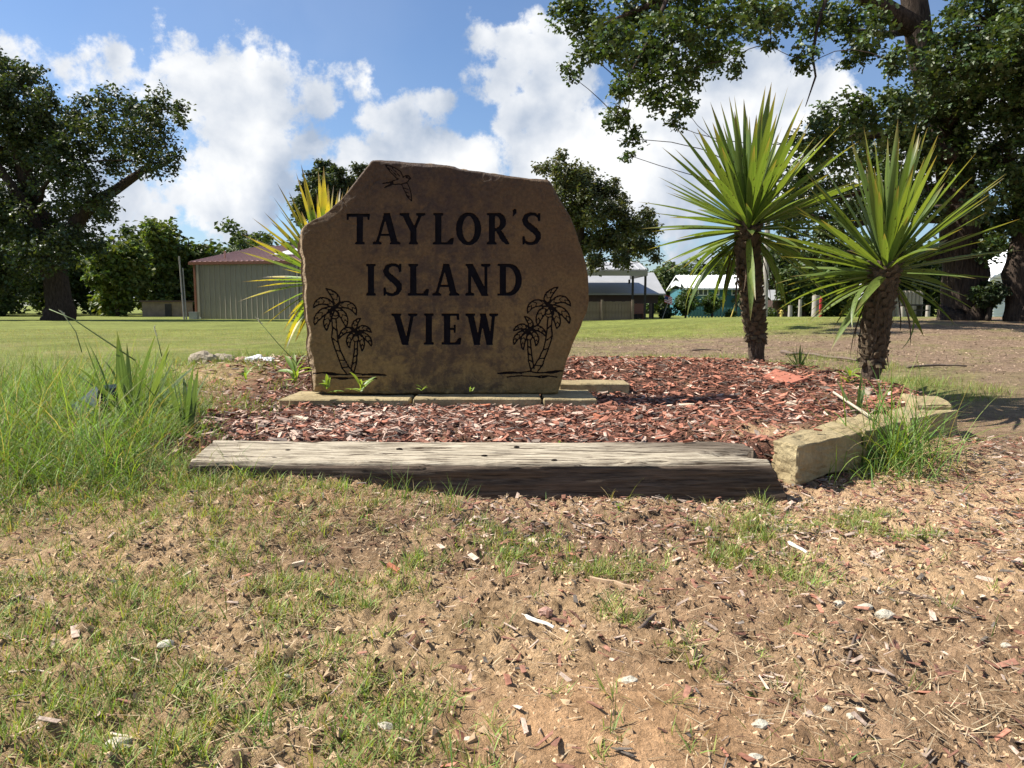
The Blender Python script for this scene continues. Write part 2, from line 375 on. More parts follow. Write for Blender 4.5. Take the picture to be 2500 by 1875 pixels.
def ground_cols(x, y):
    sand = np.array([.63, .43, .255]); dark = np.array([.30, .19, .12]); red = np.array([.62, .38, .21]); mul = np.array([.13, .062, .045])
    green = np.array([.20, .23, .055]); brown = np.array([.27, .19, .13]); dgreen = np.array([.18, .215, .055])
    n = fbm(x * 1.7, y * 1.7, 0, 5, 3); n2 = fbm(x * .5, y * .5, 0, 4, 13); n3 = fbm(x * 6, y * 6, 0, 4, 23)
    w = smooth(-.1, .35, n + .35 * n3)[..., None]
    c = sand * (1 - w * .55) + dark * w * .55
    mound = 1.3 * np.exp(-(((x - .20) / .30) ** 2 + ((y - 1.38) / .20) ** 2)) + .8 * np.exp(-(((x + .75) / .3) ** 2 + ((y - 2.8) / .2) ** 2))
    c = c + (red - c) * np.clip(mound, 0, 1)[..., None]
    lg = (smooth(.1, -1.2, x + .15 * y - .9 + n * .6) * .25 * smooth(4, 1.5, y))[..., None]
    c = c + (np.array([.19, .17, .075]) - c) * lg
    hum = np.exp(-(((x + .1) / .75) ** 2 + ((y - 2.62) / .30) ** 2)) * smooth(-.3, .3, n3 + n + .15) * .75
    c = c + (np.array([.17, .105, .075]) - c) * hum[..., None]
    # lawn behind
    yy = y + n2 * 1.2
    lawn = smooth(5.5, 7.5, y)
    edge_ = smooth(2.1, 2.8, x + .25 * n) * smooth(3.0, 4.2, y)
    c = c + (brown * .9 * (1 + .25 * n3[..., None]) - c) * (edge_ * .8)[..., None]
    # on the left all green; on the right bare leaf litter with a green strip beyond
    bare = smooth(-1.0, 1.5, x - (.02 * y) + n2 * 1.4 - .2) * smooth(7.5, 9.5, yy + n) * (1 - smooth(13.5, 17, yy - np.clip(x - 6.5, 0, 8) * 1.3 + n * 1.5))
    bare = np.maximum(bare, smooth(3.0, 5.5, x + n * 1.2) * (1 - smooth(13.5, 17, yy - np.clip(x - 6.5, 0, 8) * 1.3)) * smooth(4, 5.5, y + x * .3))
    patch = smooth(.0, .5, n3 * .8 + n * .6)
    bare = bare * (1 - .45 * patch)
    g = green * (1 + .35 * n3[..., None] + .25 * n2[..., None]) + (dgreen - green) * smooth(30, 50, y)[..., None] * .3
    g = g + (np.array([.27, .25, .10]) - g) * (.85 * smooth(.0, .5, n + .4 * n2) * (1 - smooth(14, 26, y)))[..., None]
    lc = g + (brown * (1 + .2 * n3[..., None]) - g) * bare[..., None]
    c = c + (lc - c) * lawn[..., None]
    m = (y > 3) & (y < 8.2) & (x > -4.2) & (x < 4); sd = np.full(x.shape, 5.0); sd[m] = sd_poly(x[m], y[m], BED)
    b = smooth(0.03, -.08, sd) * smooth(-2.8, -1.6, x + .2 * n) 
    sandy = np.exp(-(((x - 1.35) / .33) ** 2 + ((y - 4.0) / .22) ** 2)) * .9
    mc = mul + (sand - mul) * np.clip(sandy + .25 * smooth(0.1, .6, n3), 0, 1)[..., None]
    c = c + (mc - c) * b[..., None]
    return c
ZZ = zg(XX, YY)
ny, nx = XX.shape
idx = np.arange(ny * nx).reshape(ny, nx)
Q = np.stack([idx[:-1, :-1], idx[:-1, 1:], idx[1:, 1:], idx[1:, :-1]], -1).reshape(-1, 4)
mk('ground', np.stack([XX, YY, ZZ], -1).reshape(-1, 3), Q, MAT['ground'], col=ground_cols(XX, YY).reshape(-1, 3), smooth_=True, kind='structure')

# ------------------------------------------------------------------ the engraved stone
ZF = 900 / 2212.0                                   # sign zoom picture -> photo pixels
YS = 5.22                                           # the face stands in this plane
def zpt(x, y): return P(600 + x * ZF, 350 + y * ZF, YS)
OUT = [(378, 1500), (366, 1420), (350, 1310), (340, 1230), (345, 1150), (332, 1060), (328, 990), (316, 900), (312, 840), (303, 770), (308, 700), (294, 650), (291, 600), (300, 562), (318, 522), (345, 492),
       (385, 468), (440, 438), (500, 400), (560, 340), (600, 290), (640, 238), (680, 188), (725, 130), (750, 98), (800, 92), (870, 97), (950, 103), (1050, 110), (1150, 122), (1250, 134),
       (1285, 150), (1330, 152), (1380, 160), (1500, 176), (1560, 188), (1650, 200), (1700, 207), (1740, 206), (1815, 212), (1838, 240), (1870, 300), (1910, 372), (1950, 440), (1985, 530),
       (2012, 620), (2030, 680), (2045, 730), (2054, 800), (2060, 880), (2058, 950), (2048, 1010), (2020, 1080), (1990, 1140), (1962, 1200), (1945, 1260), (1922, 1320), (1905, 1380),
       (1893, 1440), (1872, 1505), (1500, 1505), (900, 1505)]
outl = np.array([(zpt(x, y).x, zpt(x, y).z) for x, y in OUT])
# densify and roughen
def densify(poly, step):
    o = []
    n = len(poly)
    for i in range(n):
        a, b = poly[i], poly[(i + 1) % n]; k = max(1, int(np.hypot(*(b - a)) / step))
        for j in range(k): o.append(a + (b - a) * j / k)
    return np.array(o)
dense = densify(outl, .009)
cen = outl.mean(0)
dn_ = dense - cen; dn_ /= np.linalg.norm(dn_, axis=1)[:, None]
dense = dense + dn_ * (.006 * fbm(dense[:, 0] * 14, dense[:, 1] * 14, 0, 4, 41))[:, None]
H = .0044
sx = np.arange(outl[:, 0].min() - .02, outl[:, 0].max() + .02, H); sz = np.arange(outl[:, 1].min() - .02, outl[:, 1].max() + .02, H)
SX, SZ = np.meshgrid(sx, sz)
sd = sd_poly(SX, SZ, dense[::2])
# letters: shapes in zoom coordinates
def rect(x0, y0, x1, y1): return ('P', [(x0, y0), (x1, y0), (x1, y1), (x0, y1)])
def bar(xa, ya, xb, yb, w):  # slanted stem with level ends, w measured across
    return ('P', [(xa - w / 2, ya), (xa + w / 2, ya), (xb + w / 2, yb), (xb - w / 2, yb)])
def serif(xc, y, hw, th=12, up=1):
    return ('P', [(xc - hw, y), (xc + hw, y), (xc + hw, y - up * th), (xc + hw * .55, y - up * (th + 6)), (xc - hw * .55, y - up * (th + 6)), (xc - hw, y - up * th)])
def arc(cx, cy, rx, ry, a0, a1, wf, n=22):
    return ('C', [(cx + rx * math.cos(math.radians(a0 + (a1 - a0) * i / n)), cy - ry * math.sin(math.radians(a0 + (a1 - a0) * i / n)), wf(math.radians(a0 + (a1 - a0) * i / n))) for i in range(n + 1)])
thick_side = lambda a: 20 + 19 * abs(math.cos(a)) ** 1.3
def letter(ch, x0, x1, yt, yb):
    w = x1 - x0; h = yb - yt; st = 38; th = 20; xm = (x0 + x1) / 2
    if ch == 'T':
        return [rect(x0 + 4, yt + 4, x1, yt + 22), ('P', [(x0, yt + 4), (x0 + 16, yt + 4), (x0 + 14, yt + 42), (x0 + 2, yt + 42)]), ('P', [(x1 - 16, yt + 4), (x1, yt + 4), (x1 - 2, yt + 42), (x1 - 14, yt + 42)]),
                rect(xm + 10 - st / 2, yt + 10, xm + 10 + st / 2, yb - 4), serif(xm + 10, yb, 29)]
    if ch == 'I': return [rect(xm - st / 2, yt + 4, xm + st / 2, yb - 4), serif(xm, yb, w / 2), serif(xm, yt, w / 2, up=-1)]
    if ch == 'A':
        ax = xm - 4
        return [bar(ax, yt, x0 + 24, yb - 6, 18), bar(ax + 4, yt, x1 - 34, yb - 6, 40), ('P', [(ax - 12, yt), (ax + 14, yt), (ax + 22, yt + 30), (ax - 20, yt + 30)]),
                rect(x0 + w * .30, yt + h * .66, x1 - w * .33, yt + h * .66 + 13), serif(x0 + 26, yb, 27), serif(x1 - 32, yb, 32)]
    if ch == 'Y':
        return [bar(x0 + 34, yt + 6, xm + 4, yt + h * .56, 40), bar(x1 - 28, yt + 6, xm + 8, yt + h * .56, 20), rect(xm + 6 - st / 2, yt + h * .5, xm + 6 + st / 2, yb - 4),
                serif(xm + 6, yb, 28), serif(x0 + 30, yt, 30, up=-1), serif(x1 - 28, yt, 28, up=-1)]
    if ch == 'L':
        return [rect(x0 + 14, yt + 4, x0 + 14 + st, yb - 4), serif(x0 + 33, yt, 30, up=-1), rect(x0, yb - 14, x1 - 4, yb), ('P', [(x1 - 40, yb - 12), (x1 - 14, yb - 40), (x1 + 2, yb - 40), (x1 - 4, yb), (x1 - 40, yb)]), serif(x0 + 30, yb, 28)]
    if ch == 'O': return [arc(xm, (yt + yb) / 2, w / 2 - 17, h / 2 - 7, 0, 360, thick_side, 40)]
    if ch == 'D':
        cx = x0 + 34
        return [rect(x0 + 14, yt + 4, x0 + 14 + st, yb - 4), rect(x0, yt, x0 + 66, yt + 13), rect(x0, yb - 13, x0 + 66, yb),
                ('C', [(x0 + 40, yt + 9, 18), (x0 + 66, yt + 10, 20)] + [(x0 + 64 + (w - 84) * math.sin(math.pi * i / 16), yt + h / 2 - (h / 2 - 9) * math.cos(math.pi * i / 16), 20 + 18 * math.sin(math.pi * i / 16)) for i in range(1, 16)] + [(x0 + 66, yb - 10, 20), (x0 + 40, yb - 9, 18)])]
    if ch == 'R':
        ym = yt + h * .54
        return [rect(x0 + 12, yt + 4, x0 + 12 + st - 2, yb - 4), serif(x0 + 28, yb, 30), rect(x0, yt, x0 + 60, yt + 13),
                ('C', [(x0 + 40, yt + 9, 17), (x0 + 62, yt + 10, 19)] + [(x0 + 60 + (w - 98) * math.sin(math.pi * i / 12), yt + h * .28 - (h * .28 - 9) * math.cos(math.pi * i / 12), 19 + 17 * math.sin(math.pi * i / 12)) for i in range(1, 12)] + [(x0 + 60, ym - 3, 17), (x0 + 40, ym - 3, 15)]),
                ('C', [(x0 + 62, ym - 2, 24), (x0 + 82, ym + 22, 32), (x0 + 100, yb - 34, 34), (x1 - 16, yb - 12, 24), (x1 - 6, yb - 7, 12)])]
    if ch == "'": return [('C', [(xm + 2, yt + 12, 24), (xm + 3, yt + 22, 20), (xm - 4, yt + 38, 8), (xm - 10, yt + 47, 3)])]
    if ch == 'S':
        pts = [(.90, .24, 10), (.86, .10, 15), (.66, .035, 17), (.42, .03, 19), (.20, .10, 28), (.13, .22, 34), (.20, .33, 36), (.42, .44, 38), (.66, .55, 38), (.84, .66, 36), (.87, .78, 32), (.76, .91, 24), (.52, .97, 18), (.30, .96, 17), (.12, .90, 15), (.07, .76, 10)]
        return [('C', [(x0 + w * a, yt + h * b, c) for a, b, c in pts]), rect(x1 - 16, yt, x1 - 2, yt + 48), rect(x0, yb - 50, x0 + 13, yb)]
    if ch == 'N':
        return [rect(x0 + 16, yt + 6, x0 + 34, yb - 4), rect(x1 - 30, yt + 4, x1 - 12, yb), bar(x0 + 24, yt + 4, x1 - 26, yb + 2, 44), serif(x0 + 26, yb, 27), serif(x1 - 22, yt, 28, up=-1), rect(x0, yt, x0 + 46, yt + 13)]
    if ch == 'V':
        return [bar(x0 + 32, yt + 6, xm + 6, yb + 2, 40), bar(x1 - 30, yt + 6, xm + 12, yb + 2, 20), serif(x0 + 30, yt, 30, up=-1), serif(x1 - 28, yt, 28, up=-1)]
    if ch == 'E':
        return [rect(x0 + 14, yt + 4, x0 + 14 + st, yb - 4), rect(x0, yt, x1 - 14, yt + 14), rect(x0, yb - 14, x1 - 6, yb), rect(x0 + 40, yt + h * .46, x1 - 42, yt + h * .46 + 13),
                rect(x1 - 28, yt + 2, x1 - 13, yt + 38), rect(x1 - 46, yt + h * .36, x1 - 34, yt + h * .62), ('P', [(x1 - 40, yb - 12), (x1 - 14, yb - 42), (x1, yb - 42), (x1 - 6, yb), (x1 - 40, yb)])]
    if ch == 'W':
        return [bar(x0 + 30, yt + 6, x0 + w * .36, yb + 2, 38), bar(xm + 6, yt, x0 + w * .38, yb + 2, 20), bar(xm + 6, yt, x0 + w * .74, yb + 2, 38), bar(x1 - 28, yt + 6, x0 + w * .77, yb + 2, 20),
                serif(x0 + 29, yt, 29, up=-1), serif(x1 - 27, yt, 27, up=-1)]
rows = [(418, 607, [('T', 604, 745), ('A', 763, 928), ('Y', 922, 1078), ('L', 1122, 1247), ('O', 1263, 1410), ('R', 1447, 1582), ("'", 1595, 1627), ('S', 1660, 1770)]),
        (723, 914, [('I', 722, 780), ('S', 826, 935), ('L', 972, 1098), ('A', 1120, 1282), ('N', 1318, 1462), ('D', 1510, 1658)]),
        (1021, 1208, [('V', 873, 1030), ('I', 1069, 1128), ('E', 1175, 1294), ('W', 1318, 1515)])]
marks = []
for yt, yb, ls in rows:
    for ch, x0, x1 in ls:
        marks.append(('letter', ch, letter(ch, x0, x1, yt, yb) if ch != "'" else letter(ch, x0, x1, 393, 450), .013, 'paint'))
def qb(a, c, b, n=10):
    return [((1 - t) ** 2 * a[0] + 2 * t * (1 - t) * c[0] + t * t * b[0], (1 - t) ** 2 * a[1] + 2 * t * (1 - t) * c[1] + t * t * b[1]) for t in [i / n for i in range(n + 1)]]
def stroke(pts, w=7): return ('C', [(x, y, w) for x, y in pts])
def frond(c, ctrl, tip, wd, w=7):
    mid = qb(c, ctrl, tip, 12); s = []
    up, lo, = [], []
    for i, (x, y) in enumerate(mid):
        t = i / 12; j = min(i + 1, 12); k = max(i - 1, 0)
        dx, dy = mid[j][0] - mid[k][0], mid[j][1] - mid[k][1]; l = math.hypot(dx, dy) + 1e-6
        ww = wd * math.sin(math.pi * min(1, t * .94 + .06)) ** .7
        up.append((x - dy / l * ww, y + dx / l * ww)); lo.append((x + dy / l * ww, y - dx / l * ww))
    s += [stroke(up, w), stroke(lo, w)]
    for i in (3, 6, 9):
        s += [stroke([mid[i - 1], up[i + 1]], w * .55), stroke([mid[i - 1], lo[i + 1]], w * .55)]
    return s
def palm_pair(mx=None, dy=0, sdx=0):
    T = []
    def fr(c, items, wd):
        o = []
        for tip, ctrl in items: o += frond(c, ctrl, tip, wd)
        return o
    big = fr((532, 985), [((480, 872), (575, 930)), ((405, 985), (455, 905)), ((412, 1090), (425, 1010)), ((487, 1122), (468, 1060)), ((663, 1030), (640, 935)), ((600, 1102), (605, 1030))], 20)
    big += [arc(532, 1028, 27, 25, 0, 360, lambda a: 6, 20), stroke(qb((510, 1012), (530, 1048), (555, 1030)), 5)]
    L1 = [(515, 1058), (520, 1110), (514, 1165), (535, 1235), (560, 1300), (575, 1345), (602, 1378)]; R1 = [(541, 1058), (546, 1120), (552, 1180), (566, 1240), (592, 1295), (618, 1340), (650, 1378)]
    big += [stroke(L1), stroke(R1)] + [stroke([a, b], 6) for a, b in (((519, 1100), (546, 1125)), ((516, 1165), (552, 1195)), ((537, 1240), (568, 1250)), ((560, 1300), (596, 1302)), ((578, 1345), (618, 1342)))]
    sm = fr((662, 1130), [((690, 1050), (632, 1085)), ((560, 1170), (590, 1095)), ((622, 1226), (600, 1165)), ((697, 1246), (712, 1180)), ((755, 1134), (705, 1085)), ((753, 1216), (745, 1155))], 15)
    sm += [arc(660, 1172, 18, 17, 0, 360, lambda a: 5, 16)]
    sm += [stroke([(654, 1192), (650, 1250), (643, 1300), (632, 1362)]), stroke([(671, 1190), (669, 1260), (664, 1320), (650, 1372)])] + [stroke([a, b], 6) for a, b in (((651, 1240), (669, 1228)), ((646, 1285), (668, 1268)), ((640, 1325), (664, 1306)))]
    gr = [stroke(qb((388, 1388), (470, 1366), (550, 1384)) + qb((550, 1384), (600, 1392), (650, 1378)) + qb((650, 1378), (740, 1392), (842, 1391)), 7), stroke(qb((470, 1378), (520, 1396), (560, 1386)), 6),
          stroke(qb((700, 1392), (760, 1372), (842, 1391)), 6), stroke(qb((485, 1414), (560, 1400), (620, 1410)) + qb((620, 1410), (700, 1400), (788, 1413)), 6), stroke(qb((540, 1408), (580, 1424), (625, 1408)), 5)]
    def tr(shapes, ox=0):
        if mx is None: return shapes
        return [(k, [((mx - p[0] + ox), p[1] + dy) + tuple(p[2:]) for p in pts]) for k, pts in shapes]
    return [('palm_engraving', 'tall', tr(big), .005, 'paint2'), ('palm_engraving', 'short', tr(sm, sdx), .005, 'paint2'), ('ground_line_engraving', None, tr(gr), .005, 'paint2')]
marks += palm_pair() + palm_pair(2354, -10, 8)
bird = [stroke(qb((835, 127), (900, 140), (930, 172)) + [(945, 205)], 5), stroke([(838, 133), (862, 165), (885, 190), (905, 208), (918, 214)], 5), stroke([(918, 214), (880, 226), (820, 241), (860, 236), (885, 234), (832, 266)], 5),
        stroke([(832, 266), (880, 246), (935, 244), (968, 234), (984, 212)], 5), stroke([(945, 202), (958, 193), (972, 193), (984, 203), (989, 209), (978, 211)], 5), ('C', [(963, 203, 8), (970, 206, 8)]),
        stroke([(936, 245), (950, 280), (968, 318), (995, 346)], 5), stroke([(966, 235), (984, 268), (993, 305), (995, 346)], 5), stroke([(855, 145), (880, 168), (905, 195)], 4), stroke([(875, 145), (905, 175), (925, 200)], 4),
        stroke([(958, 290), (980, 300)], 4), stroke([(965, 312), (986, 322)], 4), stroke([(950, 268), (975, 275)], 4)]
marks.append(('bird_engraving', None, bird, .004, 'paint2'))
SCZ = abs(zpt(1000, 700).x - zpt(1001, 700).x)      # metres per zoom pixel
def w2(x, y): p = zpt(x, y); return (p.x, p.z)
depth = np.zeros_like(SX); part = np.full(SX.shape, -1, int); allsd = np.full(SX.shape, 1.0)
for mi, (nm, var, shapes, dep, mt) in enumerate(marks):
    pts = np.array([w2(p[0], p[1]) for k, ps in shapes for p in ps])
    i0, i1 = np.searchsorted(sx, [pts[:, 0].min() - .05, pts[:, 0].max() + .05]); j0, j1 = np.searchsorted(sz, [pts[:, 1].min() - .05, pts[:, 1].max() + .05])
    gxw, gzw = SX[j0:j1, i0:i1], SZ[j0:j1, i0:i1]
    if nm != 'letter': jx = gxw + .0012 * vn(gxw * 60, gzw * 60, 0, 5); jz = gzw + .0012 * vn(gxw * 60, gzw * 60, 0, 6)
    else: jx, jz = gxw, gzw
    d = np.full(gxw.shape, 1.0)
    for k, ps in shapes:
        if k == 'P': d = np.minimum(d, sd_poly(jx, jz, [w2(a, b) for a, b in ps]))
        else:
            for a, b in zip(ps[:-1], ps[1:]):
                (ax, ay), (bx, by) = w2(a[0], a[1]), w2(b[0], b[1]); ex, ey = bx - ax, by - ay
                t = np.clip(((jx - ax) * ex + (jz - ay) * ey) / (ex * ex + ey * ey + 1e-12), 0, 1)
                r = (a[2] + (b[2] - a[2]) * t) * SCZ / 2 * (1.0 if nm == 'letter' else 1.2)
                d = np.minimum(d, np.hypot(jx - ax - ex * t, jz - ay - ey * t) - r)
    sl = (slice(j0, j1), slice(i0, i1))
    upd = d < allsd[sl]
    allsd[sl] = np.where(upd, d, allsd[sl]); part[sl] = np.where(upd, mi, part[sl])
    depth[sl] = np.maximum(depth[sl], dep * smooth(.002, -.006 if nm == 'letter' else -.0025, d))
# snap grid vertices next to an outline onto it, so that the cut edges are clean
GXs, GZs = SX.copy(), SZ.copy()
gz_, gx_ = np.gradient(allsd, H, H); gl = np.hypot(gx_, gz_) + 1e-9
near = (np.abs(allsd) < H * .5) & (sd < -.02)
GXs[near] -= (allsd * gx_ / gl)[near]; GZs[near] -= (allsd * gz_ / gl)[near]
gz_, gx_ = np.gradient(sd, H, H); gl = np.hypot(gx_, gz_) + 1e-9
ko = (sd > -H * .1) & (sd < H * 1.2)
GXs[ko] -= (sd * gx_ / gl)[ko]; GZs[ko] -= (sd * gz_ / gl)[ko]
ins = sd < H * .95
# relief of the face: gentle spalls, cracks, and an edge that falls away in broken facets
e = -sd
left = smooth(-.62, -.98, SX) * smooth(1.50, 1.2, SZ)
zt = SZ
tope = smooth(1.35, 1.7, SZ + .12 * SX)
left = smooth(.15, .05, SX - outl[0, 0] + .10 * (SZ - outl[:, 1].min())) * smooth(1.42, 1.2, SZ)
bw = .005 + .022 * np.clip(fbm(SX * 5, SZ * 5, 0, 4, 51) + .25, 0, 1) + left * (.048 + .030 * fbm(SX * 3, SZ * 7, 0, 4, 53)) + tope * .010
t_ = np.clip(1 - e / bw, 0, 1)
fac = np.floor((t_ + .25 * fbm(SX * 10, SZ * 16, 0, 3, 57)) * 4) / 4
drop = (t_ ** 1.3 * .5 + np.clip(fac, 0, 1) * .5) * (.016 + .10 * left + .02 * tope) + left * t_ * .035 * np.abs(fbm(SX * 16, SZ * 16, 0, 5, 59))
spall = .009 * fbm(SX * 2.2, SZ * 2.2, 0, 5, 61) + .0022 * np.round(fbm(SX * 1.6, SZ * 1.9, 0, 3, 63) * 4) / 1.0 * .8
crack_c = fbm(SX * 2.0, SZ * 2.0, 3.3, 4, 67); crack = .004 * np.exp(-(crack_c / .012) ** 2) * smooth(.3, .6, fbm(SX * 1.1, SZ * 1.1, 7, 2, 69) + .45)
FY = YS + drop + spall + crack + depth + .010 * np.clip(1 - e / (.05 + .06 * np.abs(fbm(SX * 3, SZ * 3, 2, 3, 73))), 0, 1) * (np.floor(np.clip(fbm(SX * 7, SZ * 7, 4, 3, 75) + .5, 0, 1) * 4) / 3) + .0006 * fbm(SX * 60, SZ * 60, 0, 3, 71)
nz, nxx = SX.shape; idx = np.arange(nz * nxx).reshape(nz, nxx)
qa = np.stack([idx[:-1, :-1], idx[:-1, 1:], idx[1:, 1:], idx[1:, :-1]], -1).reshape(-1, 4)
okq = ins.ravel()[qa].all(1); qa = qa[okq]
V3 = np.stack([GXs, FY, GZs], -1).reshape(-1, 3)
sdq = np.stack([allsd.ravel()[qa[:, i]] for i in range(4)], 1).mean(1); pq = part.ravel()[qa[:, 0]]
ingr = sdq < 0
base0 = zgs(0, 5.3)
sign = thing('stone_sign', 'large engraved brown sandstone slab with black lettering standing upright on flat tan stones', 'sign', (cen[0], YS, outl[:, 1].min()))
off = np.array([cen[0], YS, outl[:, 1].min()])
def submesh(name, sel, mat, parent, V=V3, smooth_=True):
    q = qa[sel]; u, inv = np.unique(q.ravel(), return_inverse=True)
    return mk(name, V[u] - off, [inv.reshape(-1, 4)], mat, parent, smooth_=smooth_)
edgeq = (t_ * left).ravel()[qa[:, 0]] > .12
submesh('carved_face', ~ingr & ~edgeq, MAT['face'], sign)
submesh('broken_edge', ~ingr & edgeq, MAT['rim'], sign, smooth_=False)
for mi, (nm, var, shapes, dep, mt) in enumerate(marks):
    s_ = ingr & (pq == mi)
    if not s_.any(): continue
    o = submesh(nm, s_, MAT[mt], sign)
    if nm == 'letter': o['label'] = 'black painted engraved apostrophe' if var == "'" else 'black painted engraved letter ' + var
# the body behind the face: rings of the outline, with a broken rim
K = len(dense); rings = []
RY = [.028, .06, .10, .15, .20, .25, .28]
for ri, ry in enumerate(RY):
    sc_ = [.000, .008, .012, .010, .006, -.004, -.03][ri]
    nn = fbm(dense[:, 0] * 9, dense[:, 1] * 9, ry * 14, 4, 81)
    pp = dense + dn_ * (sc_ * .6 - .006 + .016 * nn)[:, None]
    if ri == 0: pp = dense - dn_ * .004
    yy = YS + ry + .010 * fbm(dense[:, 0] * 12, dense[:, 1] * 12, ri * 3.0, 3, 83) * (ri > 0)
    rings.append(np.stack([pp[:, 0], yy, np.maximum(pp[:, 1], outl[:, 1].min() - .02)], -1))
lft = smooth(-.6, -.95, dense[:, 0]); rings[0][:, 1] += .075 * lft; rings[1][:, 1] += .04 * lft
V = np.concatenate(rings); nr = len(RY)
Q = np.array([(r * K + i, r * K + (i + 1) % K, (r + 1) * K + (i + 1) % K, (r + 1) * K + i) for r in range(nr - 1) for i in range(K)])
V = np.concatenate([V, [[cen[0], YS + .05, cen[1]], [cen[0], YS + .29, cen[1]]]])
T = np.array([(nr * K, i, (i + 1) % K) for i in range(K)] + [(nr * K + 1, (nr - 1) * K + (i + 1) % K, (nr - 1) * K + i) for i in range(K)])
mk('slab', V - off, [Q, T], MAT['rim'], sign, smooth_=False)

def hit(px, py):
    d = ray(px, py).normalized(); t = 1.0; o = Vector((0, 0, CAMH))
    ts = np.linspace(.9, 14, 1600); X = ts * d.x; Y = ts * d.y; Z_ = CAMH + ts * d.z; k = np.argmax(Z_ < zg(X, Y, False))
    return o + d * ts[k]
# ------------------------------------------------------------------ rough stone blocks
def block(name, top, z0, z1, mat, label=None, cat=None, rough=.012, cuts=7, group=None, seed=1, bev=.012, slope=None):
    bm = bmesh.new(); n = len(top)
    a = [bm.verts.new((p[0], p[1], z1 if slope is None else z1 + slope[i])) for i, p in enumerate(top)]; b = [bm.verts.new((p[0], p[1], z0)) for p in top]
    bm.faces.new(a); bm.faces.new(b[::-1])
    for i in range(n): bm.faces.new((a[i], b[i], b[(i + 1) % n], a[(i + 1) % n]))
    bmesh.ops.recalc_face_normals(bm, faces=bm.faces)
    bmesh.ops.bevel(bm, geom=list(bm.edges), offset=bev, segments=1, affect='EDGES')
    bmesh.ops.subdivide_edges(bm, edges=list(bm.edges), cuts=cuts, use_grid_fill=True)
    co = np.array([v.co[:] for v in bm.verts]); bm.normal_update(); no = np.array([v.normal[:] for v in bm.verts])
    d = (fbm(co[:, 0] * 7 + seed * 7, co[:, 1] * 7, co[:, 2] * 12, 3, seed) * .6 + np.abs(fbm(co[:, 0] * 26 + seed * 7, co[:, 1] * 26, co[:, 2] * 40, 4, seed + 1)) * -.55) * rough
    co2 = co + no * d[:, None]
    c = Vector(np.array([p[:2] for p in top]).mean(0).tolist() + [z0])
    for v, p in zip(bm.verts, co2): v.co = Vector(p) - c
    me = bpy.data.meshes.new(name); bm.to_mesh(me); bm.free(); me.materials.append(mat)
    o = link(name, me, None, c)
    if label: tag(o, label, cat, group)
    return o
gp = lambda x, y, z: tuple(G(x, y, z)[:2])
zb = zgs(0, 5.0) - .03
SB = 'flat tan stones under the sign'
LT = outl[:, 1].min() + .004
def led(xa, xb, y0, y1, z1, label, seed, z0=None): return block('base_stone', [(xa, y0), (xb, y0), (xb, y1), (xa, y1)], z0 or z1 - .10, z1, MAT['tan_stone'], label, 'stone', .010, 9, SB, seed, .008)
xat = lambda px, Y: (px - 1250) / F * Y
led(xat(675, 5.0), xat(998, 5.0), 4.99, 5.5, LT - .012, 'flat tan stone at the left end of the row under the sign, half covered', 3, LT - .08)
led(xat(1006, 5.0), xat(1322, 5.0), 4.975, 5.5, LT - .004, 'flat tan stone in the middle of the row under the sign, between two joints', 5)
led(xat(1327, 5.0), xat(1458, 5.0), 4.965, 5.52, LT - .006, 'short flat tan stone at the right end of the front row under the sign', 7)
led(xat(1366, 5.55), xat(1540, 5.55), 5.56, 5.86, LT + .035, 'tan stone lying a step further back to the right of the sign, above the shadow', 9, LT - .09)
# border blocks round the right side
zt_ = .19
block('border_stone', [gp(1886, 1074, zt_), gp(1948, 1088, zt_), gp(2106, 1053, zt_), gp(2030, 1028, zt_)], -.0, zt_, MAT['tan_stone'], 'large thick tan border stone right beside the rotten end of the timber', 'stone', .030, 11, 'tan stones bordering the bed', 11, .008)
block('border_stone', [gp(2112, 1052, zt_), gp(2212, 1030, zt_), gp(2150, 1008, zt_), gp(2042, 1026, zt_)], -.02, zt_ + .004, MAT['tan_stone'], 'second tan border stone, behind the grass clump on the right', 'stone', .034, 9, 'tan stones bordering the bed', 13, .008)
block('border_stone', [gp(2222, 1022, zt_ + .01), gp(2338, 1003, zt_ + .01), gp(2300, 980, zt_ + .01), gp(2170, 1000, zt_ + .01)], -.03, zt_ + .012, MAT['tan_stone'], 'farthest right tan border stone at the corner of the bed', 'stone', .022, 7, 'tan stones bordering the bed', 17, .005)
block('border_stone', [gp(2235, 985, .24), gp(2330, 985, .24), gp(2290, 962, .24), gp(2200, 958, .24)], .0, .235, MAT['tan_stone'], 'rounded shaded border stone just behind the corner stone on the right', 'stone', .03, 6, 'tan stones bordering the bed', 19, .015)
h1, h2 = hit(1815, 899), hit(1925, 905); zc = max(h1.z, h2.z)
block('flat_stone', [(h1.x, h1.y), (h2.x, h2.y), (h2.x - .03, h2.y + .34), (h1.x + .05, h1.y + .36)], zc - .06, zc + .012, MAT['pale_stone'], 'pale flat stone lying at the foot of the left tall yucca', 'stone', .01, 6, None, 23, .01)
fh = [hit(1862, 926), hit(1934, 946), hit(1974, 930), hit(1892, 907)]; zr = fh[1].z + .012
block('flagstone', [(q.x, q.y) for q in fh], zr - .05, zr + .012, MAT['red_stone'], 'flat red flagstone lying on the mulch in front of the left tall yucca', 'stone', .004, 6, None, 29, .004, [0.03, 0.012, 0.03, .055])
fh = [hit(2098, 968), hit(2125, 972), hit(2136, 953), hit(2112, 950)]; zr = fh[1].z + .02
block('flat_stone', [(q.x, q.y) for q in fh], zr - .04, zr + .015, MAT['pale_stone'], 'small pale flat stone among the leaves by the right yucca foot', 'stone', .006, 4, None, 31, .006)
zr = zgs(1.6, 5.9) + .0
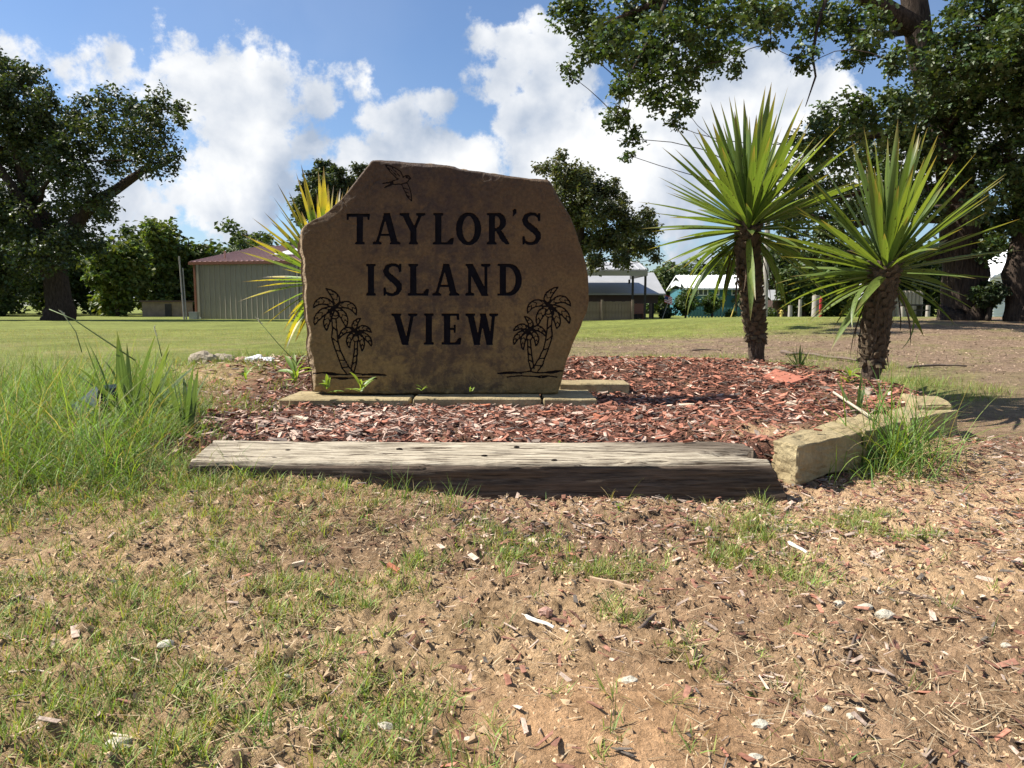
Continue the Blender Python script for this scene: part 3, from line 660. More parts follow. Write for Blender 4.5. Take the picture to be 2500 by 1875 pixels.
# rear left rocks and a crumpled bag
def lump(name, c, r, mat, label, cat, seed, rough=.25, sub=3, parent=None, sharp=2.0, group=None):
    bm = bmesh.new(); bmesh.ops.create_icosphere(bm, subdivisions=sub, radius=1)
    co = np.array([v.co[:] for v in bm.verts]); d = 1 + rough * fbm(co[:, 0] * sharp, co[:, 1] * sharp, co[:, 2] * sharp + seed * 3.1, 4, seed)
    for v, p, k in zip(bm.verts, co, d): v.co = Vector((p[0] * r[0] * k, p[1] * r[1] * k, p[2] * r[2] * k))
    me = bpy.data.meshes.new(name); bm.to_mesh(me); bm.free(); me.materials.append(mat)
    o = link(name, me, parent, c)
    if label: tag(o, label, cat, group)
    return o
MAT['bag'] = mat_flat('crumpled_white_plastic', (.66, .66, .67), .35, .12, 20, .6, .01)
MAT['darkplastic'] = mat_flat('black_plastic', (.03, .032, .038), .3, .3, 20, .5, .01)
def at(px, py, Y, dz=0): p = P(px, py, Y); return (p.x, p.y, p.z + dz)
lump('border_rock', at(500, 884, 6.9), (.14, .13, .10), MAT['pale_stone'], 'low pale tan rock behind the sword leaved plants, leftmost of the rear rocks', 'rock', 3, .3)
lump('border_rock', at(548, 886, 7.0), (.13, .12, .085), MAT['pale_stone'], 'pale tan rock between the leftmost rear rock and the pink rock', 'rock', 5, .3)
lump('border_rock', at(588, 890, 6.85), (.08, .10, .07), MAT['pink_stone'], 'pinkish rock just left of the white crumpled bag', 'rock', 7, .35)
lump('crumpled_bag', at(632, 888, 6.8), (.15, .10, .065), MAT['bag'], 'crumpled white plastic bag lying on the rear edge of the bed left of the sign', 'bag', 9, .55, 4, None, 3.2)
lump('crumpled_bag', at(1395, 893, 6.9), (.08, .07, .05), MAT['darkplastic'], 'crumpled black plastic scrap on the mulch just behind the right edge of the sign', 'bag', 11, .6, 3, None, 3.0)
lump('crumpled_bag', at(1432, 897, 6.85), (.07, .05, .03), MAT['darkplastic'], 'smaller low black plastic scrap to the right of the larger black scrap', 'bag', 12, .6, 3, None, 3.0)

# ------------------------------------------------------------------ weathered timber
def mat_tie():
    m = Mat('weathered_timber'); n = m.noise(5, 8, .6, stretch=(1.2, 16, 16), dist=.3); n2 = m.noise(5, 7, .65, stretch=(1.1, 24, 24), dist=.2); n3 = m.noise(3, 5, .6)
    c = m.ramp(n, [(.30, (.17, .14, .10)), (.46, (.40, .34, .25)), (.66, (.56, .49, .37))])
    c = m.mix(1.0, c, m.ramp(n2, [(.41, (.16, .13, .11)), (.47, (1.0, 1.0, 1.0))]), 'MULTIPLY')
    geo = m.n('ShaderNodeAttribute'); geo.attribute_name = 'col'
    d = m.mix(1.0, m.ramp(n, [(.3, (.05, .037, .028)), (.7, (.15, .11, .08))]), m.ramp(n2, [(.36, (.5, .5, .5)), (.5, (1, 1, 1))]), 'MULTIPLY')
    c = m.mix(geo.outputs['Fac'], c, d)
    m.base(c).rough(.9).spec(.15); s = m.n('ShaderNodeMath', operation='ADD'); m.l(n, s.inputs[0]); m.l(n2, s.inputs[1]); m.bump(s.outputs[0], .9, .008); return m.m
MAT['tie'] = mat_tie()
def timber():
    nx_ = 420; x0, x1 = -1.36, 1.10
    y0, y1, yb_, zf, zbk = 3.10, 3.15, 3.42, .163, .203
    prof = []
    for i in range(15): prof.append((y0 + (y1 - y0) * i / 14 * .6, -.06 + (zf + .045) * i / 14, 0))
    for i in range(4): a = i / 3 * math.pi / 2; prof.append((y1 - .008 + .014 * (1 - math.cos(a)), zf - .014 + .014 * math.sin(a), .4))
    for i in range(1, 27): t = i / 27; prof.append((y1 + (yb_ - y1) * t, zf + (zbk - zf) * t, 1))
    for i in range(3): prof.append((yb_ + .01, zbk - .02 - i * .09, 2))
    prof.append((yb_ + .005, -.06, 2))
    n = len(prof); pr = np.array(prof); X = np.linspace(x0, x1, nx_)
    PX, PY = np.meshgrid(X, pr[:, 0], indexing='ij'); _, PZ = np.meshgrid(X, pr[:, 1], indexing='ij'); _, K_ = np.meshgrid(X, pr[:, 2], indexing='ij')
    s_ = np.linspace(0, 1, n)[None, :] + 0 * X[:, None]
    crack = np.clip(np.abs(fbm(PX * .9, s_ * 30, 0, 4, 91)) * -7 + .75, 0, 1) * smooth(-.25, .15, fbm(PX * .9, s_ * 8, 5, 2, 93))
    top = (K_ == 1)
    PZ = PZ + .004 * fbm(PX * 3, PY * 30, 0, 4, 95) * (K_ >= .4) - .012 * crack * top
    PZ = PZ + (-.006 * np.cos(PX * 1.4)) * (K_ >= .4)
    edn = np.clip(fbm(PX * 3.5, 0 * PX, 0, 5, 107) - .05, 0, 1)
    PZ = PZ - .040 * edn * ((K_ == .4) + (K_ == 1) * np.exp(-((PY - y1) / .02)))
    PZ = PZ + .0035 * np.abs(fbm(PX * 2.0, s_ * 60, 0, 4, 109)) * (K_ == 1)
    PY = PY + (.012 * fbm(PX * 2.5, PZ * 40, 0, 5, 97) + .016 * crack) * (K_ < .4) + .008 * fbm(PX * 2.2, PZ * 0, 0, 3, 99) * (K_ < 1)
    # rotten right end: back half broken short, hollow between
    Ye = (PY - y1) / (yb_ - y1)
    cut = .10 * smooth(.25, .45, Ye) * (1 - smooth(.55, .62, Ye)) + .045 * smooth(.5, 1, Ye) - .06 * (1 - smooth(.0, .25, Ye)) * smooth(.16, -.02, PZ)
    u = smooth(.86, 1.0, (PX - x0) / (x1 - x0))
    jag = .012 * fbm(PY * 60, PZ * 60, 0, 3, 101)
    PX = PX - u * (cut + jag)
    PZ = PZ - u * .030 * smooth(.2, .4, Ye) * (1 - smooth(.6, .75, Ye)) * (K_ == 1) - smooth(.93, 1, (X[:, None] - x0) / (x1 - x0)) * .012 * (K_ >= .4)
    V = np.stack([PX, PY, PZ], -1).reshape(-1, 3)
    id_ = np.arange(nx_ * n).reshape(nx_, n)
    Q = np.stack([id_[:-1, :-1], id_[1:, :-1], id_[1:, 1:], id_[:-1, 1:]], -1).reshape(-1, 4)
    ca = [V[id_[-1]].mean(0) - np.array([.05, 0, 0]), V[id_[0]].mean(0)]
    V = np.concatenate([V, ca]); nb = nx_ * n
    T = [(nb, id_[-1, i + 1], id_[-1, i]) for i in range(n - 1)] + [(nb, id_[-1, 0], id_[-1, n - 1])] + [(nb + 1, id_[0, i], id_[0, i + 1]) for i in range(n - 1)]
    # darker colour on the sides, in the cracks and at the rotten back corner
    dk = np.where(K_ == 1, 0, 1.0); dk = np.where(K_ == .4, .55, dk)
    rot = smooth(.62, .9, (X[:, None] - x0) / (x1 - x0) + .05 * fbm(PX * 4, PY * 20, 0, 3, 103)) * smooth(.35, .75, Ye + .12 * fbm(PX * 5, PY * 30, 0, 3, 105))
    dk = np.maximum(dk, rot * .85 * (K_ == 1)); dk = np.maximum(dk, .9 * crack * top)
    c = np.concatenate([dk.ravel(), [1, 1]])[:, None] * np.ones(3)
    off_ = np.array([0, 3.28, 0])
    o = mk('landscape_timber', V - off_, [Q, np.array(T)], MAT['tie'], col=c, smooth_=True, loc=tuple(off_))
    tag(o, 'long weathered grey timber edging the front of the mulch bed, rotten at its right end', 'timber')
    root = o
    for x, t in ((-1.02, .2), (-.99, .55), (-.5, .62), (.18, .1), (.02, .72), (-.12, .3)):
        lump('knot_hole', (x, y1 + (yb_ - y1) * t - 3.28, zf + (zbk - zf) * t - .004), (.014, .007, .006), MAT['paint2'], None, None, int(x * 100) + 200, .3, 2, root)
    return o
timber()

# ------------------------------------------------------------------ strips: grass, straw, weeds
def strips(acc, base, L_, az, lean, curv, wid, seg, col, tipcol=None, twist=None, prof='grass'):
    n = len(base); s = np.linspace(0, 1, seg + 1)
    ang = lean[:, None] + curv[:, None] * s[None, :]
    dh = np.sin(ang); dv = np.cos(ang)
    hx = np.zeros((n, seg + 1)); vz = np.zeros((n, seg + 1))
    for i in range(1, seg + 1):
        hx[:, i] = hx[:, i - 1] + (dh[:, i - 1] + dh[:, i]) / 2 * L_ / seg; vz[:, i] = vz[:, i - 1] + (dv[:, i - 1] + dv[:, i]) / 2 * L_ / seg
    cx, cy = np.cos(az)[:, None], np.sin(az)[:, None]
    C = np.stack([base[:, 0:1] + hx * cx, base[:, 1:2] + hx * cy, base[:, 2:3] + vz], -1)
    tw = (az + math.pi / 2 + (twist if twist is not None else 0))
    wv = np.stack([np.cos(tw), np.sin(tw), np.zeros(n)], -1)[:, None, :]
    wp = (1 - s ** 1.6) * (.55 + .9 * s * (1 - s) * 2) if prof == 'grass' else (1 - s ** 3)
    wp = np.clip(wp, .02, None)[None, :, None] * wid[:, None, None] / 2
    A, B = C - wv * wp, C + wv * wp
    V = np.stack([A, B], 2).reshape(n, -1, 3)              # (n, 2*(seg+1), 3)
    q = np.array([(2 * i, 2 * i + 1, 2 * i + 3, 2 * i + 2) for i in range(seg)])
    Q = (q[None] + (np.arange(n) * 2 * (seg + 1))[:, None, None]).reshape(-1, 4)
    cc_ = np.repeat(col[:, None, :], 2 * (seg + 1), 1)
    if tipcol is not None:
        f = np.repeat(s, 2)[None, :, None] ** 2; cc_ = cc_ * (1 - f) + tipcol[:, None, :] * f
    acc.add(V.reshape(-1, 3), Q=Q, C=cc_.reshape(-1, 3))
def gcol(n, base=(.10, .17, .03), v=.35, dry=.15):
    c = np.array(base) * (1 + v * (rng.random((n, 1)) * 2 - 1)); c[:, 0] *= 1 + .5 * (rng.random(n) - .4)
    d = rng.random(n) < dry; c[d] = np.array([.34, .27, .13]) * (.7 + .6 * rng.random((d.sum(), 1))); return c
U = lambda a, b, n: rng.uniform(a, b, n)
def cloud_pts(n, x0, x1, y0, y1, dens):
    out_ = []
    tot = 0
    while tot < n:
        m = n * 3; x, y = U(x0, x1, m), U(y0, y1, m); k = rng.random(m) < dens(x, y)
        p = np.stack([x[k], y[k]], -1); out_.append(p); tot += len(p)
        if len(out_) > 40: break
    p = np.concatenate(out_)[:n]; return p
def onground(p, dz=-.004): return np.stack([p[:, 0], p[:, 1], zg(p[:, 0], p[:, 1]) + dz], -1)
# sprawling short grass in the foreground, in tufts
def dens_fore(x, y):
    n = fbm(x * 2.3, y * 2.3, 0, 3, 111); n2 = fbm(x * .8, y * .8, 0, 2, 113)
    leftw = smooth(.45, -1.0, x - .10 * (3 - y)); 
    n4 = fbm(x * 7, y * 7, 0, 3, 119)
    d = smooth(.02, .30, n * .75 + n2 * .3 + n4 * .55 - .22 + leftw * .52)
    d = d * (1 - .97 * np.exp(-(((x - .20) / .27) ** 2 + ((y - 1.40) / .17) ** 2))) * (1 - .9 * np.exp(-(((x + .72) / .26) ** 2 + ((y - 2.84) / .17) ** 2)))
    d = np.maximum(d, smooth(-.15, -.7, x) * smooth(2.3, 2.75, y) * .6)
    return np.clip(d, .02, 1) * (y < 3.08) 
tc_ = cloud_pts(4700, -2.4, 3.0, .9, 3.08, dens_fore)
k = rng.integers(9, 24, len(tc_)); tp = np.repeat(tc_, k, 0); n = len(tp)
acc = Acc()
tp = tp + rng.normal(0, .013, (n, 2)); tsz = np.repeat(rng.uniform(.65, 1.3, len(tc_)), k)
tl = np.repeat(rng.random(len(tc_)), k)
cb = gcol(n, (.20, .27, .065), .45, .22); cb = cb * np.where(tl[:, None] > .5, 1.15, .8)
strips(acc, onground(tp), U(.022, .062, n) * tsz, U(0, 6.28, n), U(.15, 1.25, n), U(0, .9, n), U(.0022, .0048, n), 2, cb, cb * 1.15, U(-.8, .8, n))
# a few taller single blades
tp = cloud_pts(800, -2.2, 2.8, 1.1, 3.1, dens_fore); n = len(tp)
strips(acc, onground(tp), U(.05, .12, n), U(0, 6.28, n), U(.1, .7, n), U(.1, .9, n), U(.002, .0045, n), 4, gcol(n, (.12, .20, .035), .3, .1), None, U(-1, 1, n))
acc.build('short_grass', MAT['veg'], None, True, kind='stuff')
# straw
def dens_str(x, y): return (1 - .95 * np.exp(-(((x - .20) / .27) ** 2 + ((y - 1.40) / .17) ** 2))) * (.25 + .75 * smooth(-.1, .4, fbm(x * 1.9, y * 1.9, 0, 3, 117) + .1))
acc = Acc(); tp = cloud_pts(17000, -2.4, 3.2, .9, 3.1, dens_str); n = len(tp)
c = np.array([.46, .35, .22]) * (.35 + .9 * rng.random((n, 1)))
strips(acc, onground(tp, .003), U(.015, .08, n), U(0, 6.28, n), U(1.25, 1.62, n), U(-.25, .3, n), U(.0012, .003, n), 2, c, None, None, 'straw')
acc.build('straw_litter', MAT['dry'], kind='stuff')
# lawn blades behind
def dens_lawn(x, y):
    n = fbm(x * 1.7, y * 1.7, 0, 5, 3); n2 = fbm(x * .5, y * .5, 0, 4, 13); n3 = fbm(x * 6, y * 6, 0, 4, 23)
    yy = y + n2 * 1.2
    bare = smooth(-1.0, 1.5, x - .02 * y + n2 * 1.4 - .2) * smooth(7.5, 9.5, yy + n) * (1 - smooth(13.5, 17, yy - np.clip(x - 6.5, 0, 8) * 1.3 + n * 1.5))
    bare = np.maximum(bare, smooth(3.0, 5.5, x + n * 1.2) * (1 - smooth(13.5, 17, yy - np.clip(x - 6.5, 0, 8) * 1.3)) * smooth(4, 5.5, y + x * .3)) * (1 - .45 * smooth(.0, .5, n3 * .8 + n * .6))
    m = sd_poly(x, y, BED) > .03
    return np.clip(1 - bare * .96, .03, 1) * m * (np.abs(x) < y * .74 + .6) * np.clip((9 / y) ** 1.1, 0, 1)
acc = Acc(); tp = cloud_pts(78000, -16, 16, 4.2, 22, dens_lawn); n = len(tp)
far = np.clip(tp[:, 1] / 10, .7, 2.2)
cb = gcol(n, (.22, .25, .07), .4, .34)
strips(acc, onground(tp), U(.025, .06, n) * (.8 + .25 * far), U(0, 6.28, n), U(.1, 1.1, n), U(0, .7, n), U(.003, .005, n) * far, 1, cb, cb * 1.1, U(-1, 1, n))
acc.build('lawn_grass', MAT['veg'], kind='stuff')
# taller green fringe just behind the bed on the right
acc = Acc()
def dfr(x, y): return (sd_poly(x, y, BED) > .02) * smooth(-.2, .4, fbm(x * 2, y * 2, 0, 3, 131) + .1)
tp = cloud_pts(9000, .3, 4.6, 6.4, 10.5, dfr); n = len(tp)
strips(acc, onground(tp), U(.05, .13, n), U(0, 6.28, n), U(.1, .8, n), U(0, .8, n), U(.003, .006, n), 2, gcol(n, (.20, .27, .06), .3, .15), None, U(-1, 1, n))
acc.build('rear_grass_fringe', MAT['veg'], kind='stuff')
# the tall unmown patch on the left
acc = Acc()
def dtall(x, y):
    e_ = -.40 * y + .10 * fbm(x * 3, y * 3, 0, 3, 141) + .44 * smooth(3.6, 3.1, y)
    return smooth(.05, -.35, x - e_) * smooth(2.66, 3.1, y + .12 * fbm(x * 3, y * 2, 0, 2, 143)) * smooth(6.4, 5.3, y) * (1 - .85 * np.exp(-(((x + 2.20 + .12 * (y - 4)) / .22) ** 2 + ((y - 3.95) / .40) ** 2)))
tc_ = cloud_pts(2100, -4.2, -1.1, 2.7, 6.4, dtall); k = rng.integers(8, 18, len(tc_)); tp = np.repeat(tc_, k, 0); n = len(tp); tp = tp + rng.normal(0, .03, (n, 2))
edge = smooth(-.0, -.55, tp[:, 0] + .40 * tp[:, 1]) * .6 + .4
edge = edge * (.55 + .45 * smooth(2.8, 3.7, tp[:, 1]))
cb = gcol(n, (.14, .235, .045), .6, .12)
cb *= np.repeat(rng.uniform(.8, 1.2, (len(tc_), 1)), k, 0)
strips(acc, onground(tp, -.01), U(.14, .55, n) * edge, U(0, 6.28, n), U(.0, .8, n), U(.3, 2.6, n), U(.0026, .006, n), 4, cb, cb * np.array([1.25, 1.15, 1.1]), U(-1, 1, n))
tp = cloud_pts(9000, -3.6, -1.0, 2.6, 5.5, dtall); n = len(tp)
strips(acc, onground(tp, -.01), U(.06, .2, n), U(0, 6.28, n), U(.2, 1.1, n), U(.2, 1.2, n), U(.002, .005, n), 4, gcol(n, (.12, .17, .04), .35, .3), None, U(-1, 1, n))
acc.build('tall_grass', MAT['veg'], kind='stuff')
# weeds in the bed's left half
acc = Acc()
def dweed(x, y): return (sd_poly(x, y, BED) < 0) * smooth(-.55, -1.6, x + .12 * y + .3 * fbm(x * 3, y * 3, 0, 3, 151)) * (np.abs(x) < .6 * y) * smooth(-.1, .35, fbm(x * 4, y * 4, 0, 3, 153) + .2)
tp = cloud_pts(3800, -3.3, -.3, 3.5, 7.5, dweed); n = len(tp)
strips(acc, onground(tp), U(.04, .15, n), U(0, 6.28, n), U(.2, 1.1, n), U(0, 1, n), U(.003, .008, n), 3, gcol(n, (.15, .21, .045), .35, .15), None, U(-1, 1, n))
acc.build('bed_weeds', MAT['veg'], kind='stuff')

# ------------------------------------------------------------------ chips
def chip_mesh(L_, W_, T_, seed):
    r = random.Random(seed * 13 + 1); V = []
    a = [(-.5 + r.uniform(0, .16), -.5 * r.uniform(.3, 1)), (.5 - r.uniform(0, .2), -.5 * r.uniform(.4, 1)), (.5 - r.uniform(0, .2), .5 * r.uniform(.1, 1)), (-.5 + r.uniform(0, .25), .5 * r.uniform(.3, 1))]
    tw = r.uniform(-.5, .5)
    for z in (-.5, .5):
        for x, y in a: V.append((x * L_, y * W_, z * T_ * r.uniform(.4, 1) + tw * x * y * W_))
    n = 4
    return np.array(V), np.array([(i, (i + 1) % n, n + (i + 1) % n, n + i) for i in range(n)] + [(4, 5, 6, 7)])
CH = [chip_mesh(1, w_, t__, i) for i, (w_, t__) in enumerate([(.26, .05), (.17, .06), (.38, .05), (.11, .06), (.30, .05), (.45, .06), (.09, .05), (.21, .08), (.13, .04), (.3, .07), (.07, .05), (.34, .05)])]
def rotmats(a, b, c):
    ca, sa, cb_, sb, cc1, sc1 = np.cos(a), np.sin(a), np.cos(b), np.sin(b), np.cos(c), np.sin(c)
    R = np.empty((len(a), 3, 3))
    R[:, 0, 0] = cc1 * cb_; R[:, 0, 1] = cc1 * sb * sa - sc1 * ca; R[:, 0, 2] = cc1 * sb * ca + sc1 * sa
    R[:, 1, 0] = sc1 * cb_; R[:, 1, 1] = sc1 * sb * sa + cc1 * ca; R[:, 1, 2] = sc1 * sb * ca - cc1 * sa
    R[:, 2, 0] = -sb; R[:, 2, 1] = cb_ * sa; R[:, 2, 2] = cb_ * ca
    return R
def scatter(acc, variants, pos, size, a, b, c, col):
    R = rotmats(a, b, c); which = rng.integers(0, len(variants), len(pos))
    for vi, (V, Q) in enumerate(variants):
        m = which == vi
        if not m.any(): continue
        W_ = np.einsum('nij,vj->nvi', R[m] * size[m][:, None, None], V) + pos[m][:, None, :]
        k = m.sum(); QQ = (Q[None] + (np.arange(k) * len(V))[:, None, None]).reshape(-1, Q.shape[1])
        kw = {'Q': QQ} if Q.shape[1] == 4 else {'T': QQ}
        acc.add(W_.reshape(-1, 3), C=np.repeat(col[m], len(V), 0), **kw)
def chipcol(n, red=.5, pale=.2):
    r = rng.random((n, 1)); c = np.array([.27, .125, .085]) * (.45 + .9 * rng.random((n, 1)))
    c = np.where(r < red, np.array([.37, .155, .10]) * (.45 + .8 * rng.random((n, 1))), c)
    c = np.where(r > 1 - pale, np.array([.56, .40, .31]) * (.6 + .6 * rng.random((n, 1))), c)
    g = rng.random((n, 1)) < .12; c = np.where(g, np.array([.14, .11, .09]) * (.5 + rng.random((n, 1))), c); return c
acc = Acc()
def dmul(x, y):
    sd_ = sd_poly(x, y, BED); vis = (np.abs(x) < .76 * y)
    sandy = np.exp(-(((x - 1.35) / .33) ** 2 + ((y - 4.0) / .22) ** 2))
    return smooth(.03, -.06, sd_) * vis * (1 - .75 * sandy) * (1 - .85 * smooth(-.5, -1.6, x + .15 * y)) * (.5 + .5 * np.clip(4.2 / y, 0, 1))
tp = cloud_pts(21000, -3, 3.2, 3.3, 7.4, dmul); n = len(tp)
pos = onground(tp, 0); pos[:, 2] += U(.0, .022, n)
redw = smooth(-.5, .8, tp[:, 0] + .3 * fbm(tp[:, 0] * 2, tp[:, 1] * 2, 0, 2, 161))
cr = chipcol(n, .62, .16); cp = chipcol(n, .22, .42); c = np.where(rng.random(n)[:, None] < redw[:, None], cr, cp)
scatter(acc, CH, pos, U(.022, .088, n) * np.where(rng.random(n) < .05, 1.5, 1), U(-.6, .6, n), U(-.4, .4, n), U(0, 6.28, n), c)
acc.build('mulch', MAT['chip'], kind='stuff')
acc = Acc()
def dfc(x, y):
    near_t = 1.6 * smooth(2.2, 2.8, y - .25 * fbm(x * 2, y * 2, 0, 3, 163)) * smooth(-.45, .15, x)
    rightw = smooth(.9, 1.8, x + .15 * (y - 2)) * smooth(1.8, 2.8, y) * (y < 4.2)
    return np.clip(np.maximum(near_t, rightw * .9) + .12 + .22 * smooth(-.6, .6, x), 0, 1) * ((y < 3.1) | (x > 1.2)) * (sd_poly(x, y, BED) > .02) * (1 - .95 * np.exp(-(((x - .20) / .27) ** 2 + ((y - 1.40) / .17) ** 2)))
tp = cloud_pts(18000, -2.3, 4.2, .95, 4.6, dfc); n = len(tp); pos = onground(tp, .002); pos[:, 2] += U(0, .008, n)
scatter(acc, CH, pos, U(.010, .055, n), U(-.5, .5, n), U(-.35, .35, n), U(0, 6.28, n), chipcol(n, .14, .34) * np.array([.85, .9, .9]))
acc.build('scattered_wood_chips', MAT['chip'], kind='stuff')
# fallen leaves and litter on the bare ground under the oak
acc = Acc()
def dlit(x, y): return smooth(-1, 1.5, x - .2) * smooth(7, 9, y) * (np.abs(x) < .74 * y) * np.clip(9 / y, 0, 1)
tp = cloud_pts(9000, -.5, 13, 7, 17, dlit); n = len(tp); pos = onground(tp, .008)
scatter(acc, CH[:6], pos, U(.02, .052, n), U(-.5, .5, n), U(-.5, .5, n), U(0, 6.28, n), np.array([.34, .24, .165]) * (.25 + 1.2 * rng.random((n, 1))))
acc.build('fallen_leaf_litter', MAT['dry'], kind='stuff')
# crumbs of soil and gravel
def crumb(seed):
    r = np.random.default_rng(seed); V = np.array([(1, 0, -.3), (-.5, .87, -.3), (-.5, -.87, -.3), (.15, .1, .8), (-.5, -.1, .5)], float) * r.uniform(.7, 1.15, (5, 1)) + r.normal(0, .12, (5, 3))
    return V * .5, np.array([(0, 1, 3), (1, 4, 3), (1, 2, 4), (2, 3, 4), (2, 0, 3)])
CR = [crumb(i) for i in range(6)]
acc = Acc()
tp = cloud_pts(29000, -2.2, 3.2, .95, 3.2, lambda x, y: .35 + .65 * smooth(-.3, .3, fbm(x * 3, y * 3, 0, 3, 171)) * (1 - .85 * np.exp(-(((x - .20) / .27) ** 2 + ((y - 1.40) / .17) ** 2)))); n = len(tp)
c = np.array([.52, .36, .215]) * (.7 + .4 * rng.random((n, 1)))
scatter(acc, CR, onground(tp, -.001), U(.005, .018, n) * np.where(rng.random(n) < .07, 1.8, 1), U(-.5, .5, n), U(-.5, .5, n), U(0, 6.28, n), c)
acc.build('soil_crumbs', MAT['dry'], kind='stuff')

# ------------------------------------------------------------------ single notable pieces on the ground
def pebble(px, py, r, mat, label, seed, name='pebble', cat='pebble', flat=.55, group=None):
    p = G(px, py, 0); z = zgs(p.x, p.y)
    p = G(px, py, z); return lump(name, (p.x, p.y, z + r * flat * .45), (r, r * .75, r * flat), mat, label, cat, seed, .45, 2, None, 1.6, group)
MAT['white_rock'] = mat_rock('white_limestone', (.42, .38, .29), (.62, .57, .46), 30, .5)
pebs = [(2160, 1508, .026, 'largest flat white rock right of centre in the foreground, beside the long dark twig'), (2113, 1487, .020, 'white rock touching the left side of the largest white rock'),
        (2048, 1479, .018, 'pale oval rock just left of the group of white rocks'), (2148, 1450, .014, 'small white rock above the group of white rocks'), (1537, 1668, .018, 'white pebble at the upper edge of the sand mound'),
        (1855, 1775, .016, 'long white pebble right of the sand mound'), (2020, 1733, .011, 'small round white pebble above and right of the long white pebble'), (2080, 1752, .011, 'small white pebble beside a grass tuft, right of the round one'),
        (1978, 1808, .013, 'flat cream pebble below the long white pebble'), (1845, 1855, .014, 'cream pebble at the bottom edge right of the sand mound'), (290, 1828, .024, 'large white rock near the bottom left corner'),
        (405, 1578, .020, 'flat cream rock in the grass left of centre'), (700, 1655, .010, 'small white pebble in bare soil left of centre'), (1045, 1545, .012, 'white pebble with a red chip beside it near the centre'),
        (940, 1780, .017, 'white stone lying right of the lower grass tufts'), (2232, 1394, .014, 'white pebble by itself near the right side'), (2455, 1580, .013, 'white pebble at the right edge of the picture'), (1148, 1812, .013, 'pale pebble left of the sand mound'),
        (250, 1408, .011, 'small white pebble in the left grass'), (1980, 1590, .010, 'small cream pebble between two grass tufts at right')]
for i, (x, y, r, l) in enumerate(pebs): pebble(x, y, r, MAT['white_rock'], l, 300 + i, group='pale pebbles on the bare soil')
pebble(1332, 1500, .020, MAT['pink_stone'], 'small red brown clod just above the white stick', 330, 'clod', 'clod', .7)
def stick(name, pts, r, mat, label, cat='stick', group=None, flat=False):
    P_ = []
    for (px, py) in pts:
        p = G(px, py, 0); p = G(px, py, zgs(p.x, p.y)); P_.append(Vector((p.x, p.y, zgs(p.x, p.y) + r * 1.2)))
    fin_ = []
    for a, b in zip(P_[:-1], P_[1:]):
        for t in (0, .33, .66): fin_.append(a.lerp(b, t) + Vector((random.uniform(-r, r) * .5, random.uniform(-r, r) * .5, random.uniform(0, r) * .5)))
    fin_.append(P_[-1]); o_ = fin_[0].copy(); n = len(fin_)
    a = Acc(); a.tube([p - o_ for p in fin_], [r * (1 - .55 * i / n) for i in range(n)], 6 if not flat else 4)
    return tag(a.build(name, mat, smooth_=not flat, loc=o_), label, cat, group)
MAT['twig'] = mat_flat('grey_twig', (.14, .10, .075), .9, .3, 40); MAT['white_stick'] = mat_flat('bleached_stick', (.72, .68, .60), .8, .12, 40)
MAT['tan_wood'] = mat_flat('tan_wood', (.48, .33, .20), .9, .25, 40); MAT['dead'] = mat_flat('dead_stalk', (.50, .42, .32), .9, .2, 40)
stick('stick', [(1272, 1507), (1310, 1522), (1352, 1540)], .0065, MAT['white_stick'], 'short flat bleached white stick in the soil near the centre', flat=True)
stick('twig', [(2105, 1418), (2190, 1450), (2280, 1470), (2370, 1505)], .006, MAT['twig'], 'long dark twig lying among the grass at the right')
stick('twig', [(1560, 1545), (1595, 1512), (1600, 1505)], .006, MAT['twig'], 'short thick dark twig right of the bleached stick')
stick('twig', [(2065, 1640), (2078, 1590), (2092, 1552)], .005, MAT['twig'], 'short upright looking dark twig between pebbles at right')
stick('wood_splinter', [(1440, 1420), (1500, 1432), (1560, 1450)], .008, MAT['tan_wood'], 'broad tan splinter of wood below the timber', 'splinter', flat=True)
stick('wood_splinter', [(1705, 1465), (1760, 1468)], .007, MAT['tan_wood'], 'tan splinter left of the pale rocks', 'splinter', flat=True)
stick('wood_splinter', [(1925, 1332), (1970, 1355)], .007, MAT['white_stick'], 'pale white splinter below the right end of the timber', 'splinter', flat=True)
stick('dead_stalk', [(270, 1590), (330, 1612), (390, 1632)], .0028, MAT['dead'], 'thin straight dry stalk in the left foreground grass', 'stalk')
stick('dead_stalk', [(270, 1795), (330, 1808), (380, 1822)], .003, MAT['dead'], 'dry stalk right of the large white rock at bottom left', 'stalk')
stick('dead_stalk', [(20, 1645), (90, 1640), (160, 1655)], .003, MAT['dead'], 'bent dry stalk at the left edge of the picture', 'stalk')
stick('dead_stalk', [(85, 1750), (100, 1800), (120, 1860)], .003, MAT['dead'], 'dry forked root at the bottom left corner', 'stalk')
def bigchip(px, py, L_, rz, col_, label, ti=.15, z=None):
    if z is None: p = G(px, py, .15 if py < 1070 else 0); p = G(px, py, zgs(p.x, p.y)); z = zgs(p.x, p.y)
    else: p = G(px, py, z)
    V, Q = chip_mesh(L_, L_ * random.uniform(.28, .42), .014, int(px))
    o = mk('wood_chip', V, [Q], MATC[col_], loc=(p.x, p.y, z + .022)); o.rotation_euler = (ti, random.uniform(-.2, .2), rz); return tag(o, label, 'wood chip', 'large wood chips')
MATC = {'red': mat_flat('red_chip', (.42, .14, .07), .85, .3, 50, .6), 'pale': mat_flat('pale_chip', (.60, .48, .35), .85, .25, 50, .6), 'brown': mat_flat('brown_chip', (.27, .15, .09), .85, .3, 50, .6)}
